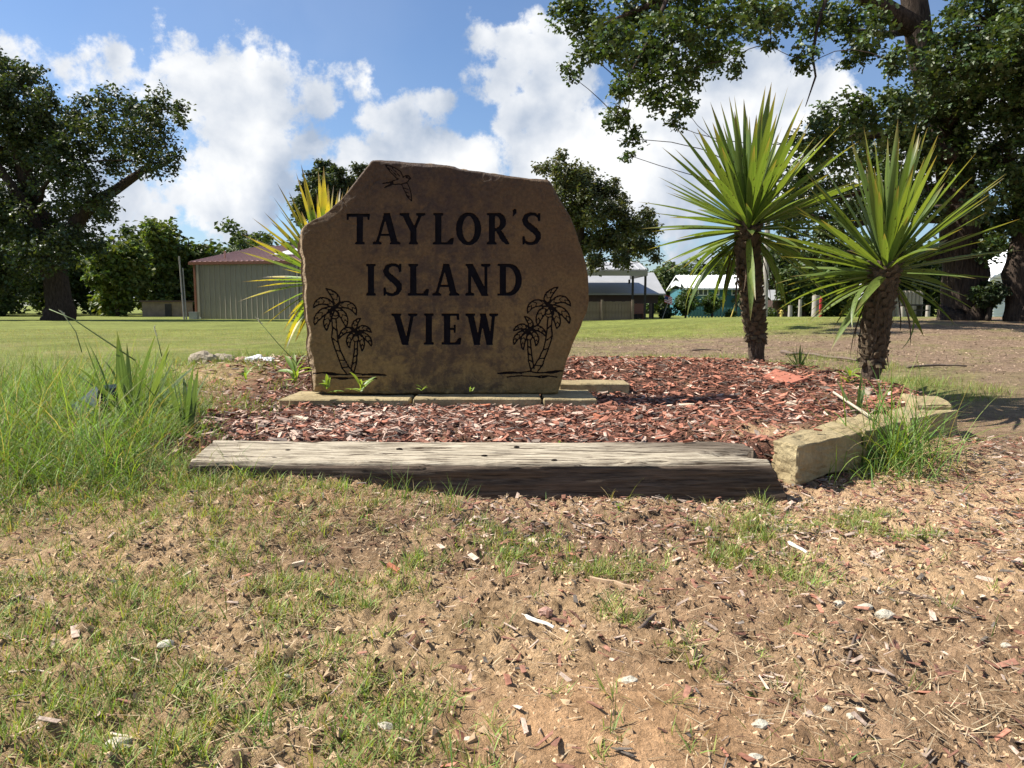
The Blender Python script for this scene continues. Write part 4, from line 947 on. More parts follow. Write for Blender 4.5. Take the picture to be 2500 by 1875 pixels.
for a_ in [(1180, 998, .13, .1, 'red', 'long red wood chip lying just under the middle base stone'), (1328, 1016, .14, .25, 'red', 'red brown wood chip right of the longest red chip, in the front mulch'),
           (1222, 1040, .09, 1.9, 'pale', 'cream wedge shaped wood chip standing in the mulch behind the timber'), (1462, 1026, .09, -.9, 'red', 'bright red pointed wood chip tilted in the mulch below the sign shadow'),
           (735, 1030, .12, -.6, 'pale', 'forked pale wood chip in the left part of the front mulch'), (675, 1060, .11, .35, 'brown', 'thick brown wood chip at the left behind the timber'),
           (795, 1062, .09, .4, 'pale', 'pale chip right of the thick brown chip behind the timber'), (1260, 1032, .12, .05, 'brown', 'broad flat pinkish brown chip beside the cream wedge chip'),
           (1678, 930, .12, -.6, 'pale', 'cream split wood piece on the mulch between the sign and the red flagstone'), (1950, 956, .10, -.8, 'pale', 'thin cream splinter on the mulch right of the red flagstone'),
           (1930, 985, .09, -.6, 'pale', 'pale chip in the mulch above the sandy spot'), (1680, 1088, .06, .1, 'red', 'small red chip resting on top of the timber near its right end', .1, .185), (1995, 1060, .05, -.2, 'red', 'tiny red chip resting on the large border stone', .1, .19),
           (728, 1392, .055, .3, 'pale', 'pink grey wood chip in the left foreground'), (963, 1403, .06, -.8, 'red', 'pinkish chip in the soil left of centre in the foreground'), (1700, 1340, .06, .2, 'brown', 'brown chip in the foreground below the timber')]:
    bigchip(*a_[:6], *a_[6:])
# long twig on the mulch by the right yucca
def stick_at(name, pts3, r, mat, label, cat): a = Acc(); o_ = Vector(pts3[0]); a.tube([Vector(p) - o_ for p in pts3], [r] * len(pts3), 6); return tag(a.build(name, mat, loc=o_), label, cat)
a0, a1 = G(2035, 965, .22), G(2125, 1022, .21)
stick_at('twig', [a0 + Vector((0, 0, .02)), (a0 + a1) / 2 + Vector((0, 0, .015)), a1 + Vector((0, 0, .01))], .008, MAT['dead'], 'pale straight twig leaning across the mulch beside the large border stone', 'stick')

# ------------------------------------------------------------------ landscape light half hidden in the grass
lp = Vector(at(222, 920, 4.2)); lt = thing('landscape_floodlight', 'grey and black landscape floodlight tilted in the tall grass at the left', 'light', (lp.x, lp.y, zgs(lp.x, lp.y)), None, math.radians(-25))
MAT['lamp_grey'] = mat_flat('grey_blue_plastic', (.20, .24, .30), .35, .1, 10, .1); MAT['lamp_glass'] = mat_flat('dark_lens', (.02, .022, .028), .12, .1, 5, 0)
a = Acc(); a.prism([(-.11, -.05, .10), (.11, -.05, .22), (.13, -.05, .17), (.10, -.05, .08), (-.08, -.05, .02)], (0, .14, 0)); a.build('housing', MAT['lamp_grey'], lt)
a = Acc(); a.prism([(.122, -.052, .20), (.142, -.052, .165), (.108, -.052, .075), (.094, -.052, .085)], (0, .144, 0)); a.build('lens', MAT['lamp_glass'], lt)
a = Acc(); a.tube([(0, .02, -.06), (0, .02, .08)], [.012, .012], 8); a.build('stake', MAT['lamp_glass'], lt)

# ------------------------------------------------------------------ sword leaf meshes: yucca, iris
def blade(name, L_, w, droop, fold=.35, seg=11, curl=0.0, prof='yucca', mat=None):
    V = []; s = np.linspace(0, 1, seg + 1); x = z = 0; ang = 0; pts = []
    for i, t in enumerate(s):
        if i: ang = -droop * (t ** 1.7); x += math.cos(ang) * L_ / seg; z += math.sin(ang) * L_ / seg
        pts.append((x, z, ang))
    for (x, z, ang), t in zip(pts, s):
        if prof == 'yucca': ww = w * (.34 + .66 * math.sin(min(t / .5, 1) * math.pi / 2)) * (1 - max(0, (t - .5) / .5) ** 1.7) if t > 0 else w * .5
        else: ww = w * (.7 + .3 * math.sin(t * math.pi)) * (1 - t ** 3.5)
        ww = max(ww, .0008); h_ = ww * .5 * fold
        c_ = curl * t * t
        V += [(x - math.sin(ang) * h_, -ww / 2 + c_, z + math.cos(ang) * h_), (x, c_, z), (x - math.sin(ang) * h_, ww / 2 + c_, z + math.cos(ang) * h_)]
    Q = []
    for i in range(seg):
        a_, b_ = i * 3, (i + 1) * 3; Q += [(a_, b_, b_ + 1, a_ + 1), (a_ + 1, b_ + 1, b_ + 2, a_ + 2)]
    o = mk(name, V, [np.array(Q)], mat or MAT['yleaf'], smooth_=True); me = o.data; bpy.data.objects.remove(o); return me
def mat_yleaf(name, c1, c2, tip, yellow=0.0, spots=0.0, ro=.42, sp=.45):
    m = Mat(name); oi = m.n('ShaderNodeObjectInfo'); sep = m.n('ShaderNodeSeparateXYZ'); m.l(m.tc.outputs['Object'], sep.inputs[0])
    n = m.noise(3, 3, .5, stretch=(.6, 26, 26)); c = m.ramp(n, [(.3, c1), (.7, c2)])
    c = m.mix(1.0, c, m.ramp(oi.outputs['Random'], [(0, (.74, .8, .72)), (.5, (1, 1, 1)), (1, (1.22, 1.14, .95))]), 'MULTIPLY')
    mr = m.n('ShaderNodeMapRange'); m.l(sep.outputs[0], mr.inputs[0])
    for i, v in ((1, .80), (2, .99), (3, 0), (4, 1)): mr.inputs[i].default_value = v
    c = m.mix(mr.outputs[0], c, tip)
    if yellow:
        ny_ = m.noise(2.2, 3, .5); ad = m.n('ShaderNodeMath', operation='MULTIPLY_ADD'); m.l(sep.outputs[0], ad.inputs[0]); ad.inputs[1].default_value = .35; m.l(ny_, ad.inputs[2])
        c = m.mix(m.ramp(ad.outputs[0], [(.70, (0, 0, 0)), (.90, (1, 1, 1))]), c, (.42, .33, .05))
        mr2 = m.n('ShaderNodeMapRange'); m.l(sep.outputs[0], mr2.inputs[0])
        for i, v in ((1, .82), (2, .93), (3, 0), (4, 1)): mr2.inputs[i].default_value = v
        c = m.mix(mr2.outputs[0], c, (.16, .12, .10))
    if spots:
        v = m.noise(30, 2, .5, stretch=(.7, 1.6, 1.6)); c = m.mix(m.ramp(v, [(.66 - spots, (0, 0, 0)), (.69 - spots, (1, 1, 1))]), c, (.03, .022, .015))
    m.base(c).rough(ro).spec(sp); m.bump(m.noise(4, 3, .5, stretch=(.5, 60, 60)), .3, .003)
    m.translucent(m.mix(1.0, c, (1.7, 1.6, .55), 'MULTIPLY'), .38); return m.m
MAT['yleaf'] = mat_yleaf('yucca_leaf', (.085, .135, .032), (.155, .215, .06), (.22, .16, .06), 0, .012)
MAT['yleaf_y'] = mat_yleaf('yellowing_yucca_leaf', (.115, .205, .04), (.195, .29, .055), (.16, .12, .09), 1, .05)
for q_ in ('paint', 'paint2'): [n_ for n_ in MAT[q_].node_tree.nodes if n_.type == 'BSDF_PRINCIPLED'][0].inputs['Specular IOR Level'].default_value = .1
MAT['deadleaf'] = mat_bark('dead_yucca_leaf', (.09, .06, .04), (.30, .22, .15), (3, 30, 30))
MAT['iris'] = mat_yleaf('iris_leaf', (.07, .115, .05), (.13, .19, .09), (.12, .15, .05), 0, 0, .7, .15)
MAT['scale'] = mat_bark('leaf_base_scale', (.14, .10, .065), (.44, .34, .23), (12, 30, 30))
YL = [blade('leaf', 1, .074, d_, .38, 11, c_) for d_, c_ in ((.02, .01), (.12, -.02), (.3, .02), (.55, -.03), (.9, .03), (1.4, -.03))]
YLY = [blade('leaf', 1, .075, d_, .38, 11, c_, mat=MAT['yleaf_y']) for d_, c_ in ((.02, .01), (.12, -.02), (.25, .02), (.45, -.03), (.7, .03), (1.0, -.03))]
YD = [blade('dead_leaf', 1, .034, d_, .7, 7, c_, mat=MAT['deadleaf']) for d_, c_ in ((.3, .03), (.6, -.04))]
IR = [blade('leaf', 1, .085, d_, .15, 9, c_, 'iris', MAT['iris']) for d_, c_ in ((.05, .02), (.25, -.03), (.6, .05), (1.3, .02))]
def wedge():
    V = [(0, -.5, -.25), (0, .5, -.25), (0, -.45, .3), (0, .45, .3), (.62, -.34, .18), (.62, .34, .18), (.70, -.30, .34), (.70, .30, .34), (.78, 0, .42), (.45, 0, -.18), (.35, 0, .42)]
    T = [(0, 9, 1), (0, 2, 4), (0, 4, 9), (9, 4, 5), (9, 5, 1), (1, 5, 3), (4, 6, 8), (4, 8, 5), (5, 8, 7), (6, 10, 8), (8, 10, 7), (2, 10, 6), (2, 6, 4), (3, 7, 10), (3, 5, 7), (2, 3, 10)]
    o = mk('leaf_base', V, [np.array(T)], MAT['scale']); me = o.data; bpy.data.objects.remove(o); return me
WED = wedge()
def place_leaf(root, me, c, az, el, L_, roll=0, name='leaf', wscale=1.0):
    o = bpy.data.objects.new(name, me); COL.objects.link(o); o.parent = root
    d = Vector((math.cos(el) * math.cos(az), math.cos(el) * math.sin(az), math.sin(el)))
    up = Vector((0, 0, 1)) if abs(el) < 1.45 else Vector((-math.cos(az), -math.sin(az), 0))
    y_ = up.cross(d).normalized(); z_ = d.cross(y_).normalized()
    R = Matrix((d, y_, z_)).transposed() @ Matrix.Rotation(roll, 3, 'X')
    o.rotation_mode = 'QUATERNION'; o.rotation_quaternion = R.to_quaternion(); o.location = c; o.scale = (L_, L_ * wscale, L_ * wscale)
    return o
def yucca(label, trunk_pts, r0, r1, Lmax, nleaf, lv, seed, bare, nscale=210, emin=-40, lean=None, ndead=13, droopk=1.0):
    r = random.Random(seed); b = Vector(trunk_pts[0]); pts = [Vector(p) - b for p in trunk_pts]
    root = thing('yucca_tree', label, 'yucca', b, 'tall yuccas round the sign')
    def along(t):
        q = t * (len(pts) - 1); i = min(int(q), len(pts) - 2); return pts[i].lerp(pts[i + 1], q - i)
    a = Acc(); m_ = 22
    a.tube([along(i / m_) + Vector((r.uniform(-.004, .004), r.uniform(-.004, .004), 0)) for i in range(m_ + 1)], [(r0 + (r1 - r0) * i / m_) * (1 + .05 * math.sin(i * 2.1)) for i in range(m_ + 1)], 14)
    a.build('trunk', MAT['yuccabark'], root, True)
    for i in range(nscale):
        t = bare + (1 - bare) * (i + .5) / nscale; az = i * 2.39996 + r.uniform(-.12, .12); rad = (r0 + (r1 - r0) * t) * .92
        p = along(t) + Vector((math.cos(az) * rad, math.sin(az) * rad, 0)); s_ = r.uniform(.056, .068) * (1 if t > bare + .06 else .9)
        o = place_leaf(root, WED, p, az, math.radians(r.uniform(-8, 30) if t > bare + .05 else r.uniform(-70, -30)), s_, 0, 'leaf_base', r.uniform(.95, 1.15))
    top = pts[-1]
    for i in range(nleaf):
        q = (i + .5) / nleaf
        el = math.radians(88 - (88 - emin) * q ** .95) + r.uniform(-.12, .12); az = i * 2.39996 + r.uniform(-.2, .2)
        if q > .62 and math.sin(az) < -.35 and r.random() < .8: continue
        L_ = Lmax * (1.0 - .22 * q) * r.uniform(.78, 1.08)
        k_ = min(len(lv) - 1, max(0, int((4.4 * q * q * droopk + .2) * r.uniform(.4, 1.25))))
        c = top + Vector((math.cos(az) * .03, math.sin(az) * .03, -.17 * q + .03))
        if lean: az += lean * math.sin(az)
        place_leaf(root, lv[k_], c, az, el, L_, r.uniform(-.5, .5), 'leaf', r.uniform(.85, 1.15))
    for i in range(ndead):
        az = r.uniform(0, 6.28); place_leaf(root, YD[i % 2], top + Vector((math.cos(az) * r1, math.sin(az) * r1, -r.uniform(.1, .3))), az, math.radians(r.uniform(-85, -55)), r.uniform(.35, .62), r.uniform(-.5, .5), 'dead_leaf')
    return root
# left tall yucca
Y1 = 6.75
b1 = PD(1637, 790, Y1); b1.z = zgs(b1.x, b1.y) - .08
yucca('taller of the two trunked yuccas, directly right of the sign', [b1, PD(1632, 720, Y1), PD(1622, 620, Y1), PD(1614, 540, Y1 - .02), PD(1618, 478, Y1 - .02)], .068, .088, 1.08, 160, YL, 5, .20, 230, -46)
Y2 = 5.75
b2 = PD(1878, 838, Y2); b2.z = zgs(b2.x, b2.y) - .08
yucca('shorter leaning trunked yucca at the far right of the bed', [b2, PD(1886, 760, Y2), PD(1894, 690, Y2), PD(1905, 620, Y2), PD(1914, 566, Y2)], .068, .09, .95, 145, YL, 9, .16, 190, -34)
Y3 = 6.3
b3 = PD(730, 800, Y3); b3.z = zgs(b3.x, b3.y) - .08
yucca('yellowing black spotted yucca mostly hidden behind the left edge of the sign', [b3, PD(725, 740, Y3), PD(712, 660, Y3), PD(704, 590, Y3)], .07, .09, .80, 120, YLY, 14, .2, 60, -55, None, 8, .8)

def clump(name, label, cat, c, meshes, n, L_, spread, seed, nm='leaf', el0=86, el1=35, mat=None, ws=1.0, group=None):
    r = random.Random(seed); root = thing(name, label, cat, c, group)
    for i in range(n):
        az = i * 2.4 + r.uniform(-.4, .4); q = (i + .5) / n
        place_leaf(root, meshes[min(len(meshes) - 1, int(q * len(meshes) * r.uniform(.6, 1.2)))], Vector((math.cos(az) * spread * r.random(), math.sin(az) * spread * r.random(), -.01)), az,
                   math.radians(el0 - (el0 - el1) * q) + r.uniform(-.08, .08), L_ * r.uniform(.65, 1.08), r.uniform(-.8, .8), nm, ws)
    return root
def gpos(px, py, zz=.15): p = G(px, py, zz); z = zgs(p.x, p.y); p = G(px, py, z); return (p.x, p.y, z)
p = P(312, 935, 4.3); clump('iris_plant', 'larger clump of broad sword leaves standing in the tall grass', 'plant', (p.x, p.y, zgs(p.x, p.y) - .02), IR, 24, .55, .12, 3, 'leaf', 88, 40, ws=.9, group='sword leaved plants in the bed')
p = P(452, 990, 3.95); clump('iris_plant', 'smaller clump of sword leaves at the right edge of the tall grass', 'plant', (p.x, p.y, zgs(p.x, p.y) - .01), IR[:3], 15, .42, .05, 77, 'leaf', 88, 62, ws=1.0, group='sword leaved plants in the bed')
p = P(2092, 990, 4.55); clump('iris_plant', 'small pale green sword leaved plant on the mulch in front of the right yucca', 'plant', (p.x, p.y, zgs(p.x, p.y)), IR[:3], 8, .27, .02, 8, 'leaf', 88, 55, ws=.8, group='sword leaved plants in the bed')
p = P(1950, 897, 6.9); clump('yucca_seedling', 'small spiky yucca seedling growing between the two tall yuccas', 'plant', (p.x, p.y, p.z - .01), YL[:2], 22, .24, .015, 6, 'leaf', 88, 8, ws=1.1)
# grass clump beside the border stones
def grassclump(name, label, c, n, L0, L1, seed, w=.006, rad=.05, col_=(.13, .22, .045), lean=.5, curv=1.8):
    a = Acc(); q = rng.normal(0, rad, (n, 2)); base = np.stack([q[:, 0], q[:, 1], np.zeros(n) - .01], -1); cb = gcol(n, col_, .3, .1)
    strips(a, base, U(L0, L1, n), U(0, 6.28, n), U(.02, lean, n), U(.2, curv, n), U(.6, 1.2, n) * w, 8, cb, cb * 1.15, U(-.6, .6, n))
    o = a.build(name, MAT['veg'], None, False, None, c); return tag(o, label, 'grass clump')
p = G(2200, 1140, .0); grassclump('grass_clump', 'big clump of long arching grass in front of the border stones at right', (p.x, p.y, zgs(p.x, p.y)), 260, .2, .75, 3, .008, .11, lean=.9)
p = G(2150, 1160, .0); grassclump('grass_clump', 'low leafy grass at the left foot of the big grass clump', (p.x, p.y, zgs(p.x, p.y)), 260, .06, .28, 3, .006, .15, lean=1.1)
p = G(1505, 1238, 0); grassclump('grass_clump', 'thin curling grass sprig against the middle of the timber face', (p.x, 3.02, zgs(p.x, 3.02)), 12, .10, .2, 5, .003, .02, (.20, .24, .08), .8, 2.2)
p = G(1000, 1225, 0); grassclump('grass_clump', 'upright grass tuft in front of the timber left of centre', (p.x, 2.98, zgs(p.x, 2.98)), 26, .08, .2, 7, .004, .03)
p = G(1090, 1240, 0); grassclump('grass_clump', 'dense green grass tuft in front of the timber near the sand slope', (p.x, 2.9, zgs(p.x, 2.9)), 70, .05, .16, 8, .0035, .05)
p = G(1450, 1390, 0); grassclump('grass_clump', 'bright upright grass tuft in the foreground below the timber', (p.x, p.y, zgs(p.x, p.y)), 30, .05, .13, 9, .0045, .02)
p = G(1070, 1700, 0)
for px, py, n_, l_, lab in ((640, 1800, 60, .10, 'thick grass tuft at the bottom left of centre'), (800, 1790, 60, .09, 'thick grass tuft at the bottom, right of the other thick tuft'), (1500, 1530, 14, .12, 'thin pair of tall blades right of the bleached stick'),
                            (2040, 1850, 30, .07, 'grass tuft at the bottom edge right of the sand mound'), (1900, 1700, 60, .06, 'spreading grass tuft right of the sand mound'), (1690, 1560, 40, .05, 'small grass tuft above the sand mound')):
    p = G(px, py, 0); grassclump('grass_clump', lab, (p.x, p.y, zgs(p.x, p.y)), n_, l_ * .4, l_, 9, .0035, .03)
# tall weeds by the sign: stalk with seed head
def stalk(pts, label, head=True, w=.003):
    o_ = Vector(pts[0]); root = thing('seed_stalk', label, 'weed', o_); a = Acc(); Pp = [Vector(p) - o_ for p in pts]
    a.tube(Pp, [w * (1 - .5 * i / len(Pp)) for i in range(len(Pp))], 5); a.build('stem', MAT['stem'], root, True)
    if head:
        a = Acc(); d = (Pp[-1] - Pp[-2]).normalized()
        for i in range(9): a.tube([Pp[-1] + d * i * .006 - d * .02, Pp[-1] + d * (i * .006 - .01) + Vector((random.uniform(-.01, .01), random.uniform(-.01, .01), .004))], [.004, .0015], 5)
        a.build('seed_head', MAT['seedhead'], root)
    return root
MAT['stem'] = mat_flat('green_stem', (.12, .17, .05), .6, .2, 40); MAT['seedhead'] = mat_flat('pale_seed_head', (.42, .42, .28), .8, .2, 60)
stalk([at(728, 890, 5.0), at(680, 840, 4.98), at(634, 786, 4.95)], 'leaning stalk with a pale seed head left of the sign')
stalk([at(330, 880, 4.2), at(240, 820, 4.15), at(180, 780, 4.1), at(120, 755, 4.1)], 'long dark stalk leaning left out of the tall grass', False, .004)
stalk([at(200, 860, 4.3), at(185, 810, 4.3), at(158, 772, 4.3)], 'upright seed stalk in the tall grass below the big left oak')
stalk([at(395, 870, 4.2), at(388, 840, 4.2), at(380, 812, 4.2)], 'short seed stalk right of the larger sword leaf clump')
# small broadleaf weeds
def weed(c, label, n, L_, seed, name='broadleaf_weed'):
    r = random.Random(seed); root = thing(name, label, 'weed', c)
    for i in range(n): place_leaf(root, WL, Vector((r.uniform(-.01, .01), r.uniform(-.01, .01), r.uniform(0, L_ * .5))), i * 2.4, math.radians(r.uniform(10, 75)), L_ * r.uniform(.5, 1), r.uniform(-.5, .5), 'leaf')
    return root
MAT['wleaf'] = mat_yleaf('weed_leaf', (.16, .25, .05), (.22, .32, .07), (.2, .3, .07))
WL = blade('leaf', 1, .22, .5, .3, 5, .03, 'yucca', MAT['wleaf'])
for px, py, Y, lab, n_, l_, sd_ in ((880, 955, 4.93, 'leafy weed growing at the foot of the sign under the left palm engraving', 9, .14, 1), (800, 958, 4.93, 'weed at the lower left corner of the sign', 8, .11, 2), (1032, 955, 4.97, 'small leafy sprout at the foot of the sign below the word VIEW', 6, .06, 3),
                                    (1150, 956, 4.96, 'tiny sprout at the foot of the sign towards the right', 4, .05, 4), (720, 930, 4.95, 'bright weed just left of the sign', 12, .16, 5), (600, 935, 4.9, 'leafy weed on the mulch left of the sign', 10, .12, 6),
                                    (1508, 1240, 2.95, 'small bright yellow green leafy sprout in front of the timber', 8, .05, 7), (620, 1060, 3.5, 'small weed sprouting behind the timber at the left', 7, .09, 8), (950, 1400, 0, 'low leafy weed in the left foreground', 8, .05, 9),
                                    (1360, 1060, 3.5, 'tiny weed sprouting behind the timber in the middle', 5, .05, 10), (2075, 915, 5.6, 'dark leafy weed at the left foot of the right yucca', 10, .14, 11)):
    if Y == 0: p = G(px, py, 0)
    else: p = P(px, py, Y)
    weed((p.x, p.y, zgs(p.x, p.y)) if Y < 4.9 or Y > 5.2 else (p.x, p.y, max(zgs(p.x, p.y), p.z - .005)), lab, n_, l_, sd_)

# ------------------------------------------------------------------ trees
def leaf_oak():      # lobed leaf, length 1 along x
    V = [(0, 0, 0), (.36, .36, .06), (.54, .13, .03), (.78, .28, .04), (1, 0, -.05), (.76, -.30, .04), (.54, -.13, .03), (.36, -.34, .06)]
    return np.array(V), np.array([(0, 2, 1), (0, 6, 2), (0, 7, 6), (2, 4, 3), (2, 6, 4), (6, 5, 4)])
def leaf_far():
    return np.array([(0, 0, 0), (.5, .34, .10), (1, 0, -.05), (.5, -.34, .10)]), np.array([(0, 2, 1), (0, 3, 2)])
LO, LF = leaf_oak(), leaf_far()
def tree(name, label, base, trunk, tr, blobs_, leaf, nleaf, lsize, lc, seed, cat='tree', group=None, mats=('leaf', 'bark'), tips=9, cl=.5, limbs=True, twigr=.012, depthf=1.0, upright=False, flake=None):
    """trunk: world points; blobs_: (centre, radius) in world; leaves in sprays at the twig ends"""
    r = np.random.default_rng(seed); rr = random.Random(seed); B0 = Vector(base); root = thing(name, label, cat, B0, group)
    a = Acc(); tp_ = [Vector(p) - B0 for p in trunk]; n = len(tp_)
    fine = []
    for i in range(n - 1):
        for t in (0, .25, .5, .75): fine.append((tp_[i].lerp(tp_[i + 1], t), tr[i] + (tr[i + 1] - tr[i]) * t))
    fine.append((tp_[-1], tr[-1]))
    a.tube([p + Vector((rr.uniform(-.06, .06), rr.uniform(-.06, .06), 0)) * q for p, q in fine], [q * rr.uniform(.93, 1.08) for p, q in fine], 12)
    LP, LD, tot = [], [], sum(b[1] ** 2 for b in blobs_)
    acc_ = Acc()
    nodes = [(p, q, 0.0) for p, q in fine]; top_ = fine[-1][0]
    order = sorted(((Vector(c) - B0, R) for c, R in blobs_), key=lambda e_: min((e_[0] - p).length for p, q in fine))
    for c, R in order:
        cand = [e_ for e_ in nodes if e_[0].z < c.z + R * .8] or nodes[:1]
        s0, q0, _d = min(cand, key=lambda e_: (e_[0] - c).length + e_[2] * .25)
        m_ = 5; dv_ = c - s0; bend = Vector((rr.uniform(-1, 1), rr.uniform(-1, 1), rr.uniform(-.3, 1.0))) * dv_.length * .16
        lr = max(twigr * 1.5, min(q0 * .62, .02 * dv_.length + .028 * R + .02))
        mids = [s0 + dv_ * (j / m_) + bend * math.sin(math.pi * j / m_) for j in range(m_ + 1)]
        if limbs: a.tube([p + Vector((rr.uniform(-1, 1), rr.uniform(-1, 1), rr.uniform(-1, 1))) * lr * .5 for p in mids], [lr * (1 - .5 * j / m_) for j in range(m_ + 1)], 6, cap=False)
        nodes.append((c, lr * .6, _d + dv_.length))
        k = max(3, int(tips * (R / cl) ** 1.6 * .5 + 3)); k = min(k, 60)
        nl = max(10, int(nleaf * R * R / tot / k))
        for _ in range(k):
            d = Vector(r.normal(0, 1, 3)); d.normalize(); d.y *= depthf
            if upright: d.z = abs(d.z) * 1.2
            tip = c + d * R * (rr.random() ** .45)
            if limbs and rr.random() < .6:
                mid = c.lerp(tip, .5) + Vector((rr.uniform(-1, 1), rr.uniform(-1, 1), rr.uniform(-.5, 1))) * R * .12
                a.tube([c, mid, tip], [lr * .3, twigr * 1.3, twigr * .5], 4, cap=False)
            sr = cl * rr.uniform(.55, 1.15) * min(1, R / cl * .8)
            pts_ = r.normal(0, 1, (nl, 3)); pts_ /= np.linalg.norm(pts_, axis=1)[:, None] + 1e-9
            pts_ = pts_ * (r.random((nl, 1)) ** .5) * sr * np.array([1, 1, .75 if not upright else 1.7])
            LP.append(np.array(tip)[None] + pts_); LD.append(np.full(nl, rr.uniform(.75, 1.25)))
    a.build('trunk', MAT[mats[1]], root, True)
    LPa = np.concatenate(LP); tint_ = np.concatenate(LD); nn = len(LPa)
    cc_ = np.array(lc) * (tint_ * r.uniform(.72, 1.28, nn))[:, None]; cc_[:, 0] *= r.uniform(.8, 1.25, nn)
    scatter(acc_, [leaf], LPa, r.uniform(.65, 1.2, nn) * lsize, r.uniform(-1.1, 1.1, nn), r.uniform(-.5, 1.1, nn), r.uniform(0, 6.28, nn), cc_)
    acc_.build('crown', MAT[mats[0]], root)
    return root
def DB(lst, Y, jit=.0, seed=0, dz=0):
    r = random.Random(seed); o = []
    for x, y, rad in lst:
        d_ = Y + r.uniform(-jit, jit); o.append((PD(x, y, d_), rad * S / F * d_))
    return o
def dpath(pts, Y): return [PD(x, y, Y) for x, y in pts]

# the big oak on the left lawn
YO = 40
bl = DB([(-60, 190, 90), (0, 170, 60), (40, 190, 62), (105, 235, 45), (110, 290, 60), (55, 300, 80), (-60, 340, 120), (180, 245, 38), (165, 310, 50), (240, 225, 33), (290, 245, 40), (340, 235, 38), (385, 240, 22), (225, 290, 50), (300, 310, 48), (350, 290, 38),
         (330, 355, 35), (370, 345, 24), (250, 355, 35), (140, 380, 70), (205, 420, 42), (60, 420, 90), (180, 470, 50), (225, 455, 28), (60, 510, 80), (-60, 520, 120), (130, 540, 60), (190, 530, 34), (20, 590, 60), (-80, 620, 60), (395, 262, 14), (20, 240, 60), (-20, 450, 60)], YO, 2.6, 1)
p0 = PD(128, 692, YO); p0.z = zgs(p0.x, p0.y) - .1
tree('oak_tree', 'huge dark spreading oak on the lawn at the left edge, one long limb reaching right', p0, [p0, PD(130, 660, YO), PD(118, 590, YO), PD(100, 500, YO), PD(60, 400, YO), PD(20, 260, YO), PD(0, 180, YO)], [.85, .68, .6, .5, .4, .25, .1],
     bl, LF, 56000, .22, (.050, .072, .027), 21, mats=('leaf', 'bark'), tips=16, cl=.62)
# long limb
def simple_tubes(root, segs, B0, mat):
    a = Acc()
    for pts, rad in segs: a.tube([Vector(p) - Vector(B0) for p in pts], rad, 8)
    return a.build('limb', MAT[mat], root, True)
oakL = [o for o in bpy.data.objects if o.name == 'oak_tree'][0]
simple_tubes(oakL, [(dpath([(110, 560), (150, 500), (200, 440), (250, 410), (300, 375), (330, 350)], YO - 1), [.42, .36, .30, .25, .2, .1]), (dpath([(100, 540), (60, 450), (10, 380), (-40, 300)], YO - 1), [.4, .3, .2, .1])], p0, 'bark')

# the big oak at the right with its crown hanging over
YR = 20
blr = DB([(1222, 25, 34), (1270, 45, 50), (1320, 90, 55), (1265, 120, 30), (1228, 160, 20), (1380, 40, 65), (1395, 130, 55), (1350, 185, 34), (1420, 205, 38), (1340, 260, 30), (1368, 300, 22), (1355, 335, 13), (1440, 90, 60), (1470, 165, 42), (1500, 40, 62), (1530, 110, 48), (1480, 235, 24), (1455, 270, 16),
          (1580, 40, 50), (1575, 130, 26), (1640, 30, 42), (1665, 100, 17), (1700, 30, 40), (1738, 120, 24), (1730, 150, 11), (1770, 40, 42), (1830, 40, 42), (1850, 120, 36), (1890, 60, 40), (1920, 130, 30)], 17.5, 1.6, 2)
blr += DB([(2060, 130, 85), (2150, 60, 110), (2190, 200, 100), (2080, 230, 80), (1990, 215, 60), (1920, 250, 62), (1850, 250, 48), (1790, 255, 36), (1800, 310, 58), (1745, 310, 34), (1880, 330, 70), (1970, 330, 75), (2070, 350, 80), (2170, 350, 90), (1735, 380, 40), (1720, 440, 45),
           (1790, 420, 55), (1850, 450, 45), (1690, 470, 34), (2180, 470, 60), (2140, 540, 32), (2250, 100, 120), (2260, 320, 120), (1800, 500, 40), (1715, 520, 30), (2110, 440, 40), (1940, 420, 50), (2010, 440, 40), (1760, 560, 34)], 18.5, 2.2, 3)
pr_ = PD(2082, 705, YR); pr_.z = zgs(pr_.x, pr_.y) - .1
tree('oak_tree', 'big rough barked oak on the right whose crown hangs over the top of the view', pr_, [pr_, PD(2084, 680, YR), PD(2078, 590, YR), PD(2074, 480, YR), PD(2062, 360, YR), PD(2025, 230, YR), PD(1992, 120, YR), PD(1975, 10, YR), PD(1955, -160, YR)],
     [.80, .58, .50, .48, .44, .36, .32, .30, .2], blr, LO, 52000, .14, (.058, .090, .027), 22, tips=20, cl=.34, twigr=.008)
oakR = [o for o in bpy.data.objects if o.name.startswith('oak_tree')][-1]
simple_tubes(oakR, [(dpath([(1975, 60), (1850, -20), (1700, -40), (1500, -20), (1380, 20), (1290, 60)], 18), [.26, .2, .16, .12, .07, .03]), (dpath([(1790, -20), (1765, 60), (1755, 120), (1762, 165), (1740, 230)], 17.8), [.05, .04, .03, .025, .01]), (dpath([(1440, 0), (1400, 90), (1350, 180), (1330, 260)], 17.5), [.05, .035, .02, .008]),
                    (dpath([(2060, 340), (1980, 300), (1900, 290), (1820, 300), (1740, 320)], 18.6), [.2, .14, .1, .07, .03]), (dpath([(2070, 430), (1950, 400), (1840, 420), (1740, 440)], 18.8), [.16, .1, .06, .02]), (dpath([(2040, 260), (2110, 200), (2190, 150)], 19), [.25, .18, .1])], pr_, 'bark')
lump('burl', Vector(PD(2106, 588, YR - .1)) - pr_, (.34, .4, .42), MAT['bark'], None, None, 5, .3, 3, oakR)
pr2 = PD(2222, 705, 19); pr2.z = zgs(pr2.x, pr2.y) - .1
